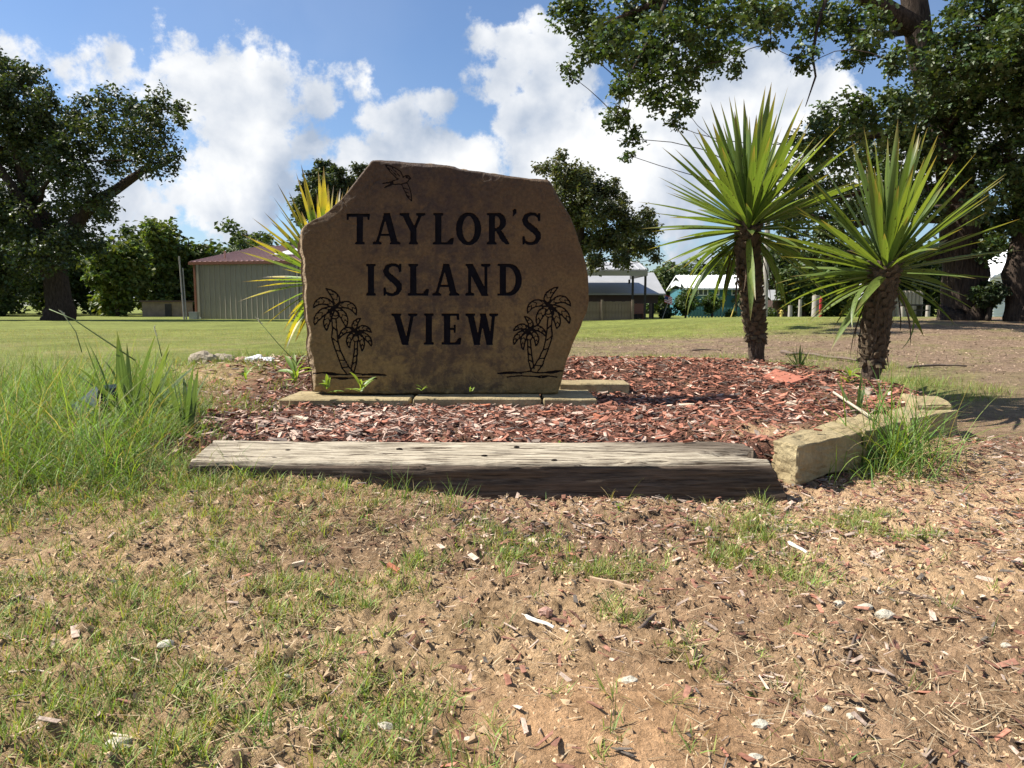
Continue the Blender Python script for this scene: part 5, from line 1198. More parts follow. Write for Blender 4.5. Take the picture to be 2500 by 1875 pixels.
tree('oak_tree', 'second rough trunk cut by the right edge of the picture, beside the white house', pr2, [pr2, PD(2215, 650, 19), PD(2206, 590, 19), PD(2222, 520, 19), PD(2240, 400, 19), PD(2260, 250, 19), PD(2280, 60, 19)], [.62, .45, .42, .38, .34, .3, .2],
     DB([(2270, 420, 60), (2300, 200, 110), (2330, 40, 130), (2230, 470, 30)], 19, 1.0, 4), LO, 9000, .16, (.075, .115, .032), 23, tips=16, cl=.4)
# backdrop trees
rt = random.Random(11)
def ell(cx, cy, rx, ry, n, rad, seed):
    r = random.Random(seed); o = []
    for i in range(n):
        a = r.uniform(0, 6.28); q = r.random() ** .6; o.append((cx + math.cos(a) * rx * q, cy + math.sin(a) * ry * q, rad * r.uniform(.7, 1.2)))
    return o
def wood_mass(name, x0, x1, y0, y1, hmax, n, ls, col, seed, lowx=None):
    r = np.random.default_rng(seed); m = n // 60; cx_, cy_ = r.uniform(x0, x1, m), r.uniform(y0, y1, m); top = hmax * (.75 + .35 * fbm(cx_ * .12, cy_ * .1, 0, 3, seed)); cz_ = top * r.random(m) ** .7
    c = np.repeat(np.stack([cx_, cy_, cz_], -1), 60, 0); p = r.normal(0, 1, (len(c), 3)); p /= np.linalg.norm(p, axis=1)[:, None]; p = c + p * r.random((len(c), 1)) ** .5 * .9
    k = len(p); cc = np.array(col) * r.uniform(.6, 1.3, (k, 1)); cc *= np.repeat(r.uniform(.75, 1.25, (m, 1)), 60, 0); a = Acc(); scatter(a, [LF], p, r.uniform(.7, 1.2, k) * ls, r.uniform(-1.1, 1.1, k), r.uniform(-.5, 1.1, k), r.uniform(0, 6.28, k), cc)
    a.build(name, MAT['farleaf'], kind='stuff')
wood_mass('distant_woodland', -75, -14, 62, 78, 8.3, 46000, .5, (.06, .09, .028), 71)
wood_mass('distant_thicket', 8, 70, 66, 84, 6.4, 28000, .5, (.06, .085, .028), 72)
wood_mass('cedar_thicket', 15.5, 40, 45, 52, 6.8, 34000, .34, (.04, .06, .02), 73)
def bg_tree(label, cx, top, rx, Y, seed, col=(.055, .085, .02), nl=9000, ls=.32, base=690, name='broadleaf_tree', group=None, low=1.0, cat='tree', rad=None, cl=None, upright=False, n=None, trunk_r=None, mats=('farleaf', 'farbark')):
    cy = (top + base) / 2 * 1.0; ry = (base - top) / 2 * low
    if low < 1: cy = top + ry
    b = PD(cx, base, Y); b.z = zgs(b.x, b.y) - .1; k = S / F * Y
    rad = rad or max(10, min(rx, ry) * .36)
    bl_ = DB(ell(cx, cy, rx - rad * .7, ry - rad * .7, n or 26, rad, seed), Y, rx * k * .6, seed)
    h = PD(cx, top, Y).z - b.z
    tree(name, label, b, [b, b + Vector((0.1, 0, h * .35)), b + Vector((-.1, 0, h * .7)), b + Vector((0, 0, h * .92))], [trunk_r or .035 * h, .026 * h, .016 * h, .006 * h], bl_, LF, nl, ls, col, seed, cat, group, mats, tips=9, cl=cl or rad * k * .55, upright=upright)
WG = 'trees in the wood behind the lawn'
for a_ in [('dark tree at the left edge behind the big oak', -30, 500, 110, 58, 31, (.055, .085, .028)), ('dark bushy tree directly behind the big oak trunk', 110, 540, 90, 62, 32, (.055, .085, .028)),
           ('rounded sunlit green tree right of the big oak trunk', 255, 500, 80, 56, 33, (.105, .145, .035)), ('tallest rounded tree of the wood, above the twin poles', 335, 478, 75, 60, 34, (.105, .145, .035)), ('lower dark green tree just left of the metal building', 415, 505, 60, 62, 35, (.08, .12, .032)),
           ('small dark tree behind the left corner of the metal building', 460, 525, 45, 68, 36, (.07, .105, .03))]:
    bg_tree(*a_[:5], a_[5], a_[6], 10500, .42, group=WG)
bg_tree('round dark tree rising behind the metal building roof', 540, 483, 62, 80, 37, (.07, .095, .04), 9000, .5)
bg_tree('low dark tree behind the metal building roof, partly behind the yellow yucca', 650, 505, 70, 84, 38, (.065, .09, .035), 8000, .5)
# pine behind the sign
yp = 62; pb = PD(715, 690, yp); pb.z = 0
tree('pine_tree', 'tall dark pine whose rounded top shows above the left shoulder of the sign', pb, [pb, PD(716, 560, yp), PD(718, 460, yp), PD(720, 380, yp)], [.35, .3, .2, .1],
     DB([(702, 372, 26), (680, 385, 20), (725, 375, 18), (668, 408, 20), (700, 405, 28), (735, 410, 24), (655, 440, 22), (685, 440, 26), (720, 440, 28), (760, 400, 20), (775, 365, 14), (785, 385, 18), (750, 440, 26), (650, 465, 18), (700, 480, 30)], yp, 1.2, 6), LF, 16000, .30, (.06, .085, .038), 39, mats=('farleaf', 'farbark'), tips=14, cl=.42)
# tree right behind the sign with upright shoots
yq = 34; pb = PD(1225, 690, yq); pb.z = 0
tree('oak_tree', 'dark green tree with upright leafy shoots behind the right shoulder of the sign', pb, [pb, PD(1232, 600, yq), PD(1250, 520, yq), PD(1255, 440, yq), PD(1240, 370, yq)], [.4, .3, .25, .14, .05],
     DB([(1215, 345, 13), (1205, 375, 18), (1180, 370, 14), (1240, 385, 24), (1270, 390, 24), (1215, 410, 30), (1255, 430, 36), (1300, 425, 28), (1200, 450, 30), (1240, 480, 40), (1290, 480, 40), (1335, 470, 26), (1330, 420, 14), (1345, 440, 16), (1360, 500, 34), (1310, 530, 42), (1260, 540, 36), (1360, 545, 34), (1395, 540, 24), (1400, 470, 16), (1405, 500, 22),
         (1330, 395, 9), (1160, 365, 9), (1285, 575, 22), (1340, 570, 22), (1415, 560, 12)], yq, 1.2, 7), LF, 21000, .17, (.085, .098, .042), 40, mats=('farleaf', 'bark'), tips=24, cl=.26, upright=True)
# right backdrop
RG = 'trees behind the houses'
for lab, cx, top, rx, Y, sd_, c_, nl in [('dark green tree between the brown building and the teal house', 1450, 560, 60, 62, 41, (.075, .11, .035), 9000), ('low distant tree behind the teal house roof', 1570, 565, 55, 95, 42, (.08, .115, .045), 7000), ('distant tree above the right end of the teal house roof', 1655, 575, 50, 90, 43, (.08, .115, .045), 7000),
                                         ('dark cedar right of the utility pole', 1735, 560, 62, 42, 44, (.07, .105, .03), 12000), ('dense green cedar behind the low wooden posts', 1810, 520, 70, 44, 45, (.08, .12, .032), 13000), ('dark shaggy cedar behind the right yucca', 1900, 540, 70, 46, 46, (.055, .085, .028), 12000),
                                         ('dark cedar between the right yucca and the big oak trunk', 1985, 520, 60, 48, 47, (.055, .085, .028), 11000), ('leafy tree showing between the two rough trunks', 2140, 500, 50, 52, 48, (.085, .12, .035), 8000)]:
    bg_tree(lab, cx, top, rx, Y, sd_, c_, nl, .28 * Y / 50, group=RG)
# shrubs
def shrub(lab, px, py, r_px, Y, seed, col=(.05, .085, .02), nl=3500, name='shrub', ls=.14, base=None):
    b = P(px, base or (745 + 36), Y); b.z = zgs(b.x, b.y); k = Y / F
    bl_ = [(P(px + math.cos(i * 2.4) * r_px * .45 * (i % 3) / 2, py + math.sin(i * 2.4) * r_px * .4 * (i % 3) / 2, Y + .3 * math.sin(i)), r_px * k * .5) for i in range(8)]
    tree(name, lab, b, [b, b + Vector((.05, 0, .4)), P(px, py, Y)], [.06, .05, .03], bl_, LF, nl, ls, col, seed, 'shrub', 'shrubs in front of the teal house', ('farleaf', 'farbark'), tips=8, cl=r_px * k * .3)
shrub('large dark shrub between the flag and the teal fence', 1673, 742, 44, 40, 51)
shrub('smaller round dark shrub in front of the teal fence', 1737, 745, 31, 40, 52)
shrub('tiny shrub at the foot of the yellow guy guard', 1783, 768, 15, 40, 53, nl=1200)
shrub('low bush under the open porch of the brown building', 1626, 768, 22, 39, 54, (.03, .05, .015), 1800)
shrub('dark bush between the big oak trunk and the white house', 2410, 725, 46, 19.2, 55, (.035, .055, .018), 4500, ls=.10, base=790)
shrub('low bush at the foot of the utility pole', 1880, 768, 20, 36, 56, (.06, .09, .025), 1500)
yc = P(2095, 765, 26); clump('yucca_bush', 'low spiky bush on the grass strip left of the right yucca', 'plant', (yc.x, yc.y, zgs(yc.x, yc.y)), YL[:3], 40, .8, .1, 61, 'leaf', 80, 10)

# ------------------------------------------------------------------ buildings and street furniture
def col_metal(name, c, rough=.5, var=.08): return mat_flat(name, c, rough, var, 1.5, .05)
MAT['tanmetal'] = col_metal('tan_metal_wall', (.31, .275, .22)); MAT['brownmetal'] = col_metal('red_brown_trim', (.22, .085, .05)); MAT['roofbrown'] = col_metal('red_brown_metal_roof', (.30, .17, .14), .4)
MAT['white'] = col_metal('white_paint', (.78, .79, .80)); MAT['palemetal'] = col_metal('pale_metal_roof', (.33, .33, .33), .45); MAT['greyroof'] = col_metal('grey_roof', (.33, .33, .33)); MAT['darkbrown'] = col_metal('dark_brown_wall', (.07, .037, .03))
MAT['teal'] = col_metal('teal_wall', (.04, .15, .19)); MAT['glass'] = mat_flat('window_glass', (.10, .12, .14), .1, .1, 2, 0); MAT['wood'] = mat_flat('grey_wood', (.20, .155, .12), .9, .25, 3); MAT['dark'] = mat_flat('dark_shade', (.03, .026, .024), .8, .2, 3)
MAT['pole'] = mat_flat('weathered_pole', (.34, .31, .27), .9, .2, 3); MAT['yellow'] = mat_flat('yellow_plastic', (.52, .40, .10), .5, .1, 3); MAT['red'] = mat_flat('red_paint', (.45, .03, .03), .5, .1, 3); MAT['tank'] = mat_flat('white_tank', (.75, .76, .76), .4, .06, 2, .05)
MAT['skylight'] = mat_flat('skylight_panel', (.62, .60, .58), .4, .05, 2, .05)
k45 = 45 * S / F
def X_(dx, Y): return PD(dx, 690, Y).x
def Zd(dx, dy, Y): return PD(dx, dy, Y).z
# metal shop building on the left
YB = 45.0; x0, x1 = X_(427, YB), X_(427, YB) + 19; ze = Zd(430, 567, YB); zgb = 0.0; yd = 15
mb = thing('metal_building', 'tan ribbed metal shop building with red brown roof behind the left of the sign', 'building', (x0, YB, zgb), None, math.radians(-13)); o3 = Vector((x0, YB, zgb))
def bx(name, x0, x1, y0, y1, z0, z1, mat, root, o=None):
    a = Acc(); o = Vector(root.location) if o is None else o; a.box(x0 - o.x, x1 - o.x, y0 - o.y, y1 - o.y, z0 - o.z, z1 - o.z); return a.build(name, MAT[mat], root)
bx('wall', x0, x1, YB, YB + yd, -.2, ze, 'tanmetal', mb)
zr_ = Zd(575, 538, YB + yd / 2 + 2)
a = Acc(); W2 = x1 - x0 + .5
a.prism([(-.35, -.12, ze - .06), (-.35, yd / 2, zr_ - .06), (-.35, yd + .12, ze - .06), (-.35, yd + .12, ze + .03), (-.35, yd / 2, zr_ + .03), (-.35, -.12, ze + .03)], (W2, 0, 0)); a.build('roof', MAT['roofbrown'], mb)
a = Acc(); a.prism([(.003, .0, ze - .1), (.003, yd / 2, zr_ - .1), (.003, yd, ze - .1)], (.1, 0, 0)); a.build('gable', MAT['tanmetal'], mb)
sl = (zr_ - ze) / (yd / 2 + .12)
def rib_shared(name, verts_fn, n, mat, root):
    first = None
    for i in range(n):
        if first is None: first = verts_fn(); o = first
        else: o = first.copy(); COL.objects.link(o)
        yield i, o
def roof_rib():
    a = Acc(); a.prism([(-.03, 0, 0), (.03, 0, 0), (.018, 0, .045), (-.018, 0, .045)], (0, yd / 2 + .12, zr_ - ze)); return a.build('roof_rib', MAT['roofbrown'], mb)
for i, o in rib_shared('roof_rib', roof_rib, 56, None, mb): o.location = (-.2 + i * .34, -.12, ze + .031)
def wall_rib():
    a = Acc(); a.prism([(-.085, 0, 0), (-.015, -.055, 0), (.012, -.055, 0), (.03, 0, 0)], (0, 0, ze - .1)); return a.build('wall_rib', MAT['tanmetal'], mb)
for i, o in rib_shared('wall_rib', wall_rib, 52, None, mb): o.location = (.55 + i * .345, -.001, -.05)
bx('eave_trim', x0 - .36, x1 + .2, YB - .17, YB - .122, ze - .14, ze + .03, 'brownmetal', mb)
bx('corner_trim', x0 - .12, x0 + .0, YB - .06, YB + .25, -.1, ze - .05, 'brownmetal', mb)
for dx in (455, 668 * 1.0):
    xx = X_(dx - 22 if dx < 500 else dx - 2, YB); 
    bx('downspout', xx, xx + .11, YB - .14, YB - .02, .12, ze - .1, 'tanmetal', mb); bx('splash_light', xx + .0, xx + .14, YB - .2, YB - .1, .02, .11, 'white', mb)
a = Acc(); a.tube([(0, 0, 0), (0, 0, .45)], [.06, .06], 8); v = a.build('roof_vent', MAT['roofbrown'], mb, loc=(X_(494, YB + 1.4) - x0, 1.0, ze + sl * 1.4)); 
a = Acc(); a.prism([(0, 0, 0), (1.5, 0, 0), (1.5, 3.6, 3.6 * sl), (0, 3.6, 3.6 * sl)], (0, 0, .05)); a.build('skylight', MAT['skylight'], mb, loc=(X_(590, YB + 2) - x0, 1.9, ze + sl * 2.35 + .03))
# poles left of it
pp = thing('utility_post', 'pair of thin grey poles standing left of the metal building', 'pole', (X_(398, 43), 43, 0))
a = Acc(); a.tube([(0, 0, -.2), (-.13, 0, 3.55)], [.055, .045], 8); a.build('pole', MAT['pole'], pp); a = Acc(); a.tube([(.13, 0, -.2), (.04, 0, 2.9)], [.045, .035], 8); a.build('pole', MAT['pole'], pp)
ub = thing('utility_box', 'small pale electric box beside the left corner of the metal building', 'utility box', (X_(419, 44), 44, 0)); bx('cabinet', ub.location.x - .2, ub.location.x + .25, 43.8, 44.2, 0, .38, 'palemetal', ub); bx('lid', ub.location.x - .22, ub.location.x + .27, 43.78, 44.22, .382, .43, 'palemetal', ub)
shd = thing('garden_shed', 'long low brown shed in the shade of the wood left of the twin poles', 'shed', (X_(350, 54), 54, 0)); xa, xb = X_(308, 54), X_(392, 54); bx('wall', xa, xb, 54, 56, -.1, 1.05, 'wood', shd); bx('roof', xa - .1, xb + .1, 53.85, 56.1, 1.052, 1.15, 'darkbrown', shd); bx('door', X_(358, 54), X_(372, 54), 53.95, 53.998, 0, .9, 'dark', shd)

# brown building with carport at the right of the sign
YC = 40.0; bb = thing('brown_building', 'brown house with a pale metal roof and a picture of shade under it, right of the sign', 'house', (X_(1340, YC), YC, 0)); bb['label'] = 'brown house under a broad pale metal roof just right of the sign'
xl, xr = X_(1120, YC), X_(1436, YC); zr0, zr1 = Zd(1400, 634, YC), Zd(1400, 588, YC + 3)
bx('wall', xl, X_(1425, YC), YC + .6, YC + 8, Zd(1400, 655, YC), zr0 - .02, 'darkbrown', bb); bx('rear_wall', xl, X_(1420, YC), YC + 3.5, YC + 8, -.1, Zd(1400, 655, YC) - .01, 'darkbrown', bb)
a = Acc(); o = bb.location; a.prism([(xl - o.x, -.1, zr0), (xl - o.x, 3.4, zr1), (xl - o.x, 7.4, zr0 + .2), (xl - o.x, 7.4, zr0 + .12), (xl - o.x, 3.4, zr1 - .08), (xl - o.x, -.1, zr0 - .08)], (xr - xl, 0, 0)); a.build('roof', MAT['palemetal'], bb)
a = Acc(); a.prism([(xr - o.x - .15, .5, zr0 - .1), (xr - o.x - .15, 3.4, zr1 - .12), (xr - o.x - .15, 7.2, zr0 - .0)], (-.08, 0, 0)); a.build('gable', MAT['darkbrown'], bb)
for i, dx in enumerate((1345, 1362, 1378, 1396, 1415)): bx('porch_post', X_(dx, YC) - .04, X_(dx, YC) + .04, YC + .6, YC + .68, 0, Zd(1400, 655, YC), 'dark', bb)
bx('window', X_(1372, YC + 3.4), X_(1388, YC + 3.4), YC + 3.42, YC + 3.49, .7, 1.35, 'glass', bb); bx('door', X_(1402, YC + 3.4), X_(1412, YC + 3.4), YC + 3.42, YC + 3.49, 0, 1.4, 'wood', bb)
# carport roof in front
YK = 36.5; cp_ = thing('carport', 'open metal carport with a ribbed roof standing in front of the brown house', 'carport', (X_(1330, YK), YK, 0)); o = cp_.location
xl, xr = X_(1130, YK), X_(1397, YK); ze_ = Zd(1390, 582, YK); zr_2 = Zd(1390, 566, YK + 2.6)
a = Acc(); a.prism([(xl - o.x, 0, ze_), (xl - o.x, 2.6, zr_2), (xl - o.x, 5.2, ze_), (xl - o.x, 5.2, ze_ - .06), (xl - o.x, 2.6, zr_2 - .06), (xl - o.x, 0, ze_ - .06)], (xr - xl, 0, 0)); a.build('roof', MAT['palemetal'], cp_)
def crib():
    a = Acc(); a.prism([(-.03, 0, 0), (.03, 0, 0), (.0, 0, .04)], (0, 2.6, zr_2 - ze_)); return a.build('roof_rib', MAT['palemetal'], cp_)
for i, q in rib_shared('roof_rib', crib, 20, None, cp_): q.location = (xr - o.x - .1 - i * .3, 0, ze_ + .002)
bx('fascia', xl, xr, YK - .06, YK - .002, ze_ - .30, ze_ - .07, 'greyroof', cp_)
a = Acc(); a.prism([(xr - o.x, 0, ze_ - .30), (xr - o.x, 0, ze_ - .07), (xr - o.x, 2.6, zr_2 - .07), (xr - o.x, 5.2, ze_ - .07), (xr - o.x, 5.2, ze_ - .30)], (-.05, 0, 0)); a.build('gable_panel', MAT['palemetal'], cp_)
for dx in (1366, 1393): bx('post', X_(dx, YK) - .05, X_(dx, YK) + .05, YK, YK + .1, 0, ze_ - .31, 'dark', cp_)
bx('post', X_(1393, YK) - .05, X_(1393, YK) + .05, YK + 5.0, YK + 5.1, 0, ze_ - .31, 'dark', cp_)
# wooden fence panels below
YF = 35.8; fp = thing('wooden_fence', 'brown wooden board fence in front of the carport beside the sign', 'fence', (X_(1325, YF), YF, 0)); xl, xr = X_(1150, YF), X_(1368, YF); zf_ = Zd(1350, 651, YF)
def board():
    a = Acc(); a.box(-.07, .07, 0, .025, .03, zf_); return a.build('board', MAT['wood'], fp)
nb_ = int((xr - xl) / .15)
for i, q in rib_shared('board', board, nb_, None, fp): q.location = (xl - fp.location.x + .07 + i * .15, 0, random.uniform(-.02, .01))
for i in range(3): bx('rail', xl, xr, YF + .03, YF + .08, .2 + i * .35, .27 + i * .35, 'wood', fp)
for dx in (1300, 1366): bx('post', X_(dx, YF) - .05, X_(dx, YF) + .05, YF - .11, YF - .01, 0, zf_ + .08, 'wood', fp)
# red stepped lattice/benches under porch
bn = thing('bench', 'red brown wooden bench in the shade under the porch roof', 'bench', (X_(1362 + 10, 38.5), 38.5, 0)); zx = bn.location.x
bx('seat', zx - .45, zx + .45, 38.3, 38.7, .38, .44, 'brownmetal', bn); bx('backrest', zx - .45, zx + .45, 38.7, 38.75, .445, .9, 'brownmetal', bn); bx('leg', zx - .42, zx - .36, 38.3, 38.7, 0, .378, 'brownmetal', bn); bx('leg', zx + .36, zx + .42, 38.3, 38.7, 0, .378, 'brownmetal', bn)
# flag
YG = 38; fx = P(1622, 735, YG); fl = thing('flag', 'small stars and stripes flag on a slanted pole at the corner of the brown house', 'flag', (fx.x, YG, 0))
a = Acc(); a.tube([(-.1, 0, .1), (.30, 0, P(1634, 722, YG).z)], [.02, .015], 6); a.build('flagpole', MAT['pole'], fl)
MAT['fred'] = mat_flat('flag_red', (.45, .04, .05), .8, .05); MAT['fwhite'] = mat_flat('flag_white', (.75, .75, .75), .8, .05); MAT['fblue'] = mat_flat('flag_blue', (.03, .04, .14), .8, .05)
zf0 = P(1622, 738, YG).z; 
for i in range(9):
    a = Acc(); xs_ = [0, .1, .2, .3, .4]; n_ = 5
    a.add([(x + i * .0, .02 * math.sin(x * 20), 0 - x * .35) for x in xs_] + [(x, .02 * math.sin(x * 20), .042 - x * .35) for x in xs_], Q=[(j, j + 1, n_ + j + 1, n_ + j) for j in range(4)])
    a.build('stripe', MAT['fred'] if i % 2 == 0 else MAT['fwhite'], fl, loc=(-.0 + i * .015 * 0, 0, zf0 + .0 + i * .042))
a = Acc(); a.box(.0, .17, -.026, -.022, .0, .16); ob = a.build('canton', MAT['fblue'], fl, loc=(0, 0, zf0 + .17)); ob.rotation_euler = (0, .33, 0)
# teal house
YT = 52.0; th_ = thing('teal_house', 'teal sided house with a white metal roof and white framed windows', 'house', (X_(1580, YT), YT, 0)); o = th_.location
xl, xr = X_(1486, YT), X_(1690, YT); ze_ = Zd(1500, 622, YT); zr_3 = Zd(1500, 597, YT + 2.5)
bx('wall', xl, xr, YT, YT + 6, -.1, ze_, 'teal', th_)
a = Acc(); a.prism([(xl - .25 - o.x, -.35, ze_ - .02), (xl - .25 - o.x, 3, zr_3 + .1), (xl - .25 - o.x, 6.3, ze_), (xl - .25 - o.x, 6.3, ze_ - .1), (xl - .25 - o.x, 3, zr_3), (xl - .25 - o.x, -.35, ze_ - .13)], (xr - xl + .3, 0, 0)); a.build('roof', MAT['white'], th_)
def trib():
    a = Acc(); a.prism([(-.03, 0, 0), (.03, 0, 0), (0, 0, .05)], (0, 3.35, zr_3 + .12 - ze_)); return a.build('roof_rib', MAT['white'], th_)
for i, q in rib_shared('roof_rib', trib, 20, None, th_): q.location = (xl - o.x + i * .33, -.35, ze_ - .018)
def win(root, Y, dx0, dx1, dy0, dy1, mull=0):
    xa, xb, za, zb2 = X_(dx0, Y), X_(dx1, Y), Zd(dx0, dy1, Y), Zd(dx0, dy0, Y); o = Vector(root.location)
    f = Acc(); w = .07
    for (a0_, a1_, c0, c1) in ((xa, xb, za, za + w), (xa, xb, zb2 - w, zb2), (xa, xa + w, za + w + .002, zb2 - w - .002), (xb - w, xb, za + w + .002, zb2 - w - .002)): f.box(a0_ - o.x, a1_ - o.x, -.06, -.003, c0 - o.z, c1 - o.z)
    for m_ in range(mull):
        xm = xa + (xb - xa) * (m_ + 1) / (mull + 1); f.box(xm - .03 - o.x, xm + .03 - o.x, -.055, -.004, za + w + .003, zb2 - w - .003)
    fr_ = f.build('window', MAT['white'], root); g_ = Acc(); g_.box(xa + w - o.x, xb - w - o.x, -.03, -.02, za + w - o.z, zb2 - w - o.z); g_.build('pane', MAT['glass'], fr_)
win(th_, YT, 1496, 1528, 624, 639, 2); win(th_, YT, 1541, 1552, 623, 638); win(th_, YT, 1578, 1602, 623, 638, 1); win(th_, YT, 1640, 1665, 623, 638, 1)
# teal picket fence
YP = 46; tf = thing('picket_fence', 'teal ribbed metal fence in front of the teal house', 'fence', (X_(1560, YP), YP, 0)); xl, xr = X_(1488, YP), X_(1640, YP); zf_ = Zd(1500, 664, YP)
MAT['teal2'] = col_metal('teal_fence', (.05, .17, .185))
def pk():
    a = Acc(); a.box(-.055, .055, -.02, .02, 0, zf_); return a.build('picket', MAT['teal2'], tf)
for i, q in rib_shared('picket', pk, int((xr - xl) / .2), None, tf): q.location = (xl - tf.location.x + i * .2, 0, 0)
bx('rail', xl, xr, YP + .025, YP + .07, .3, .4, 'teal', tf); bx('rail', xl, xr, YP + .025, YP + .07, zf_ - .25, zf_ - .15, 'teal', tf)
# small hut with a pale roof, far right of the utility pole
hu = thing('garden_shed', 'dark shed with a pale sheet roof just right of the utility pole', 'shed', (X_(1690, 42), 42, 0)); xa, xb = X_(1668, 42), X_(1706, 42)
bx('wall', xa, xb, 42, 44, 0, Zd(1690, 648, 42), 'darkbrown', hu); a = Acc(); a.prism([(xa - .1 - hu.location.x, -.2, Zd(1690, 650, 42)), (xa - .1 - hu.location.x, 1.5, Zd(1690, 628, 43)), (xa - .1 - hu.location.x, 1.5, Zd(1690, 628, 43) + .06), (xa - .1 - hu.location.x, -.2, Zd(1690, 650, 42) + .06)], (xb - xa + .2, 0, 0)); a.build('roof', MAT['palemetal'], hu)
# utility pole and guy guard
up = thing('utility_pole', 'tall weathered utility pole behind the trunk of the left tall yucca', 'pole', (X_(1651, 33), 33, 0)); a = Acc(); a.tube([(0, 0, -.3), (0, 0, 3), (0, 0, 6.4)], [.13, .12, .10], 10); a.build('shaft', MAT['pole'], up); bx('crossarm', up.location.x - 1.1, up.location.x + 1.1, 32.8, 32.86, 6.0, 6.1, 'wood', up)
gg = thing('guy_wire_guard', 'slanted yellow guy wire guard in front of the teal house', 'guy guard', (X_(1576, 38), 38, 0)); a = Acc(); q1 = PD(1597, 632, 38); a.tube([(0, 0, .0), (q1.x - gg.location.x, 0, q1.z)], [.03, .03], 7); a.build('guard', MAT['yellow'], gg); a = Acc(); a.tube([(q1.x - gg.location.x, 0, q1.z), (q1.x - gg.location.x + 3.8, -4, q1.z + 5.5)], [.012, .012], 5); a.build('wire', MAT['dark'], gg)
# wooden bollards (positions measured in the photograph)
def bollard(px, top, base, w, Y, lab):
    p = P(px, base, Y); z0 = zgs(p.x, p.y); h = P(px, top, Y).z; root = thing('wooden_post', lab, 'post', (p.x, Y, z0), 'low wooden posts along the lawn edge')
    r_ = w / F * Y / 2; a = Acc(); a.tube([(0, 0, -.1), (.005, 0, (h - z0) * .5), (0, 0, h - z0)], [r_ * 1.05, r_, r_ * .97], 10, cap=False); a.build('post', MAT['pole'], root, True)
    a = Acc(); a.tube([(0, 0, h - z0 - .01), (0, 0, h - z0 + .015)], [r_ * .96, r_ * .8], 10); a.build('post_cap', MAT['wood'], root)
for a_ in [(1928, 746, 781, 10, 30, 'short wooden post, leftmost of the row left of the right yucca'), (1952, 732, 779, 8, 31, 'slender wooden post, second of the row left of the right yucca'), (1990, 722, 781, 18, 27, 'thick pale wooden post in the middle of the row'), (1951 + 1, 760, 779, 6, 33, 'tiny grey post hidden among the row of posts')][:3]: bollard(*a_)
bollard(1993 + 2, 745, 781, 5, 27.5, 'thin peg just right of the thick pale post')
bollard(2202, 749, 782, 11, 27, 'grey wooden post right of the right yucca trunk'); bollard(2264, 746, 780, 10, 28, 'wooden post just left of the big oak trunk')
# red valve post
rp = P(1999, 770, 26.5); rv = thing('red_marker', 'narrow red marker fixed beside the thick pale wooden post', 'marker', (rp.x + .05, 26.5, zgs(rp.x, 26.5))); a = Acc(); a.tube([(0, 0, 0), (0, 0, .62)], [.05, .05], 8); a.build('post', MAT['red'], rv); a = Acc(); a.tube([(0, 0, .62), (0, 0, .70)], [.065, .02], 8); a.build('cap', MAT['red'], rv)
# fire hydrant, tiny and yellow
hp = P(1907, 781, 31); hy = thing('fire_hydrant', 'tiny yellow fire hydrant at the left end of the row of posts', 'hydrant', (hp.x, 31, zgs(hp.x, 31))); a = Acc(); a.tube([(0, 0, 0), (0, 0, .2), (0, 0, .26), (0, 0, .30)], [.06, .055, .07, .02], 8); a.build('barrel', MAT['yellow'], hy); a = Acc(); a.tube([(-.09, 0, .17), (.09, 0, .17)], [.03, .03], 7); a.build('nozzle', MAT['yellow'], hy)
# white upright tank behind the right yucca's trunk
tk = thing('water_tank', 'white upright tank behind the trunk of the right yucca', 'tank', (X_(1863, 29), 29, zgs(X_(1863, 29), 29))); h_ = Zd(1863, 612, 29) - tk.location.z; a = Acc(); a.tube([(0, 0, 0), (0, 0, h_ * .93), (0, 0, h_)], [.20, .20, .12], 14); a.build('tank_body', MAT['tank'], tk, True); a = Acc(); a.tube([(0, 0, h_), (0, 0, h_ + .08)], [.05, .05], 8); a.build('valve', MAT['pole'], tk)
# corrugated panels
YQ = 29; cpn = thing('metal_panel_fence', 'pale corrugated metal panels between the right yucca and the big oak', 'fence', (X_(1950, YQ), YQ, 0)); xl, xr = X_(1905, YQ), X_(1998, YQ); zz = zgs(xl, YQ)
def cpan():
    a = Acc(); a.prism([(-.07, 0, 0), (-.03, -.04, 0), (.03, -.04, 0), (.07, 0, 0), (.07, .02, 0), (-.07, .02, 0)], (0, 0, Zd(1950, 628, YQ) - zz)); return a.build('metal_sheet', MAT['tanmetal'], cpn)
for i, q in rib_shared('metal_sheet', cpan, int((xr - xl) / .145), None, cpn): q.location = (xl - cpn.location.x + i * .145, 0, zz)
rs = thing('red_sign', 'narrow red board beside the corrugated panels behind the right yucca trunk', 'board', (X_(1900, 28.5), 28.5, zz)); bx('board', rs.location.x - .05, rs.location.x + .12, 28.48, 28.52, zz + .05, Zd(1900, 648, 28.5), 'red', rs); bx('stake', rs.location.x + .02, rs.location.x + .05, 28.53, 28.56, zz, zz + .8, 'wood', rs)
pt = thing('picnic_table', 'dark low picnic table in front of the corrugated panels', 'table', (X_(1965, 27.5), 27.5, zgs(X_(1965, 27.5), 27.5))); zx, zt0 = pt.location.x, pt.location.z
bx('tabletop', zx - .42, zx + .42, 27.3, 27.7, zt0 + .40, zt0 + .45, 'dark', pt)
for sx_ in (-.34, .30): bx('leg', zx + sx_, zx + sx_ + .05, 27.35, 27.65, zt0, zt0 + .398, 'dark', pt)
bx('bench', zx - .42, zx + .42, 27.0, 27.15, zt0 + .22, zt0 + .26, 'dark', pt)
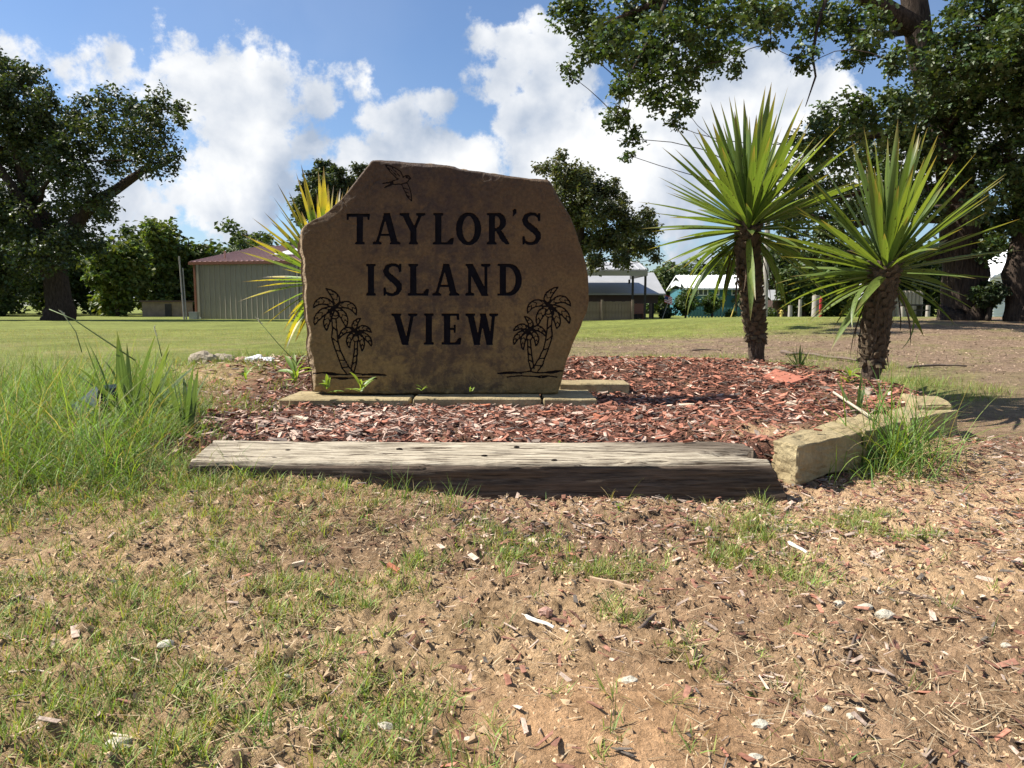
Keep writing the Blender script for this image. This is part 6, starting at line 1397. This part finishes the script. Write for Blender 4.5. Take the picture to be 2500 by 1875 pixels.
# white house at the right edge
YW = 31; wh = thing('white_house', 'white lap sided house gable between the two rough trunks at the right edge', 'house', (X_(2190, YW), YW, 0)); o = wh.location; xl = X_(2142, YW); xr = xl + 5.5; zz = 0
ztop, zev = Zd(2200, 560, YW), Zd(2140, 600, YW)
nsd = 22
def siding():
    a = Acc(); a.prism([(0, 0, 0), (0, -.03, 0), (0, 0, .118)], (5.5, 0, 0)); return a.build('siding_board', MAT['white'], wh)
for i, q in rib_shared('siding_board', siding, int(zev / .12), None, wh): q.location = (xl - o.x, -.001, i * .12)
bx('wall', xl, xr, YW + .002, YW + 2.2, 0, zev, 'white', wh)
a = Acc(); a.prism([(xl - o.x, 0, zev), (xl + 5.5 - o.x, 0, zev), (xl + 2.75 - o.x, 0, zev + 1.5)], (0, 2.1, 0)); a.build('gable', MAT['white'], wh)
for s_ in (0, 1):
    xa = (xl - .4 - o.x) if not s_ else (xl + 5.9 - o.x); xm = xl + 2.75 - o.x
    a = Acc(); a.prism([(xa, -.35, zev - .16), (xm, -.35, zev + 1.60), (xm, -.35, zev + 1.72), (xa, -.35, zev - .04)], (0, 2.7, 0)); a.build('roof_slope', MAT['white'], wh)
sdp = thing('satellite_dish', 'pale satellite dish above the eave of the white house', 'satellite dish', PD(2122, 568, YW - .3)); 
bm = bmesh.new(); bmesh.ops.create_cone(bm, cap_ends=False, segments=20, radius1=.28, radius2=.02, depth=.10); me = bpy.data.meshes.new('dish'); bm.to_mesh(me); bm.free(); me.materials.append(MAT['palemetal']); ob = link('dish', me, sdp); ob.rotation_euler = (math.radians(65), 0, .5)
a = Acc(); a.tube([(0, .05, 0), (.35, .3, -.45)], [.02, .02], 6); a.build('arm', MAT['pole'], sdp)
# roots / fallen branches on the bare ground
stick('fallen_branch', [(1912, 815), (1935, 828), (1965, 833), (2040, 832), (2100, 830)], .028, MAT['twig'], 'dark curved fallen branch on the bare ground between the two tall yuccas', 'branch')
stick('fallen_branch', [(2215, 899), (2290, 895), (2360, 896)], .018, MAT['twig'], 'thin straight branch on the bare ground at the right', 'branch')
stick('fallen_branch', [(1690, 855), (1730, 852), (1760, 853)], .016, MAT['twig'], 'short dark branch on the lawn left of the tallest yucca', 'branch')
for m_ in sorted(bpy.data.meshes, key=lambda m: -len(m.loops))[:22]: print('MESH', m_.name, len(m_.loops) - 2 * len(m_.polygons))
print('TRIS', sum(len(o.data.loops) - 2 * len(o.data.polygons) for o in SC.objects if o.type == 'MESH'))
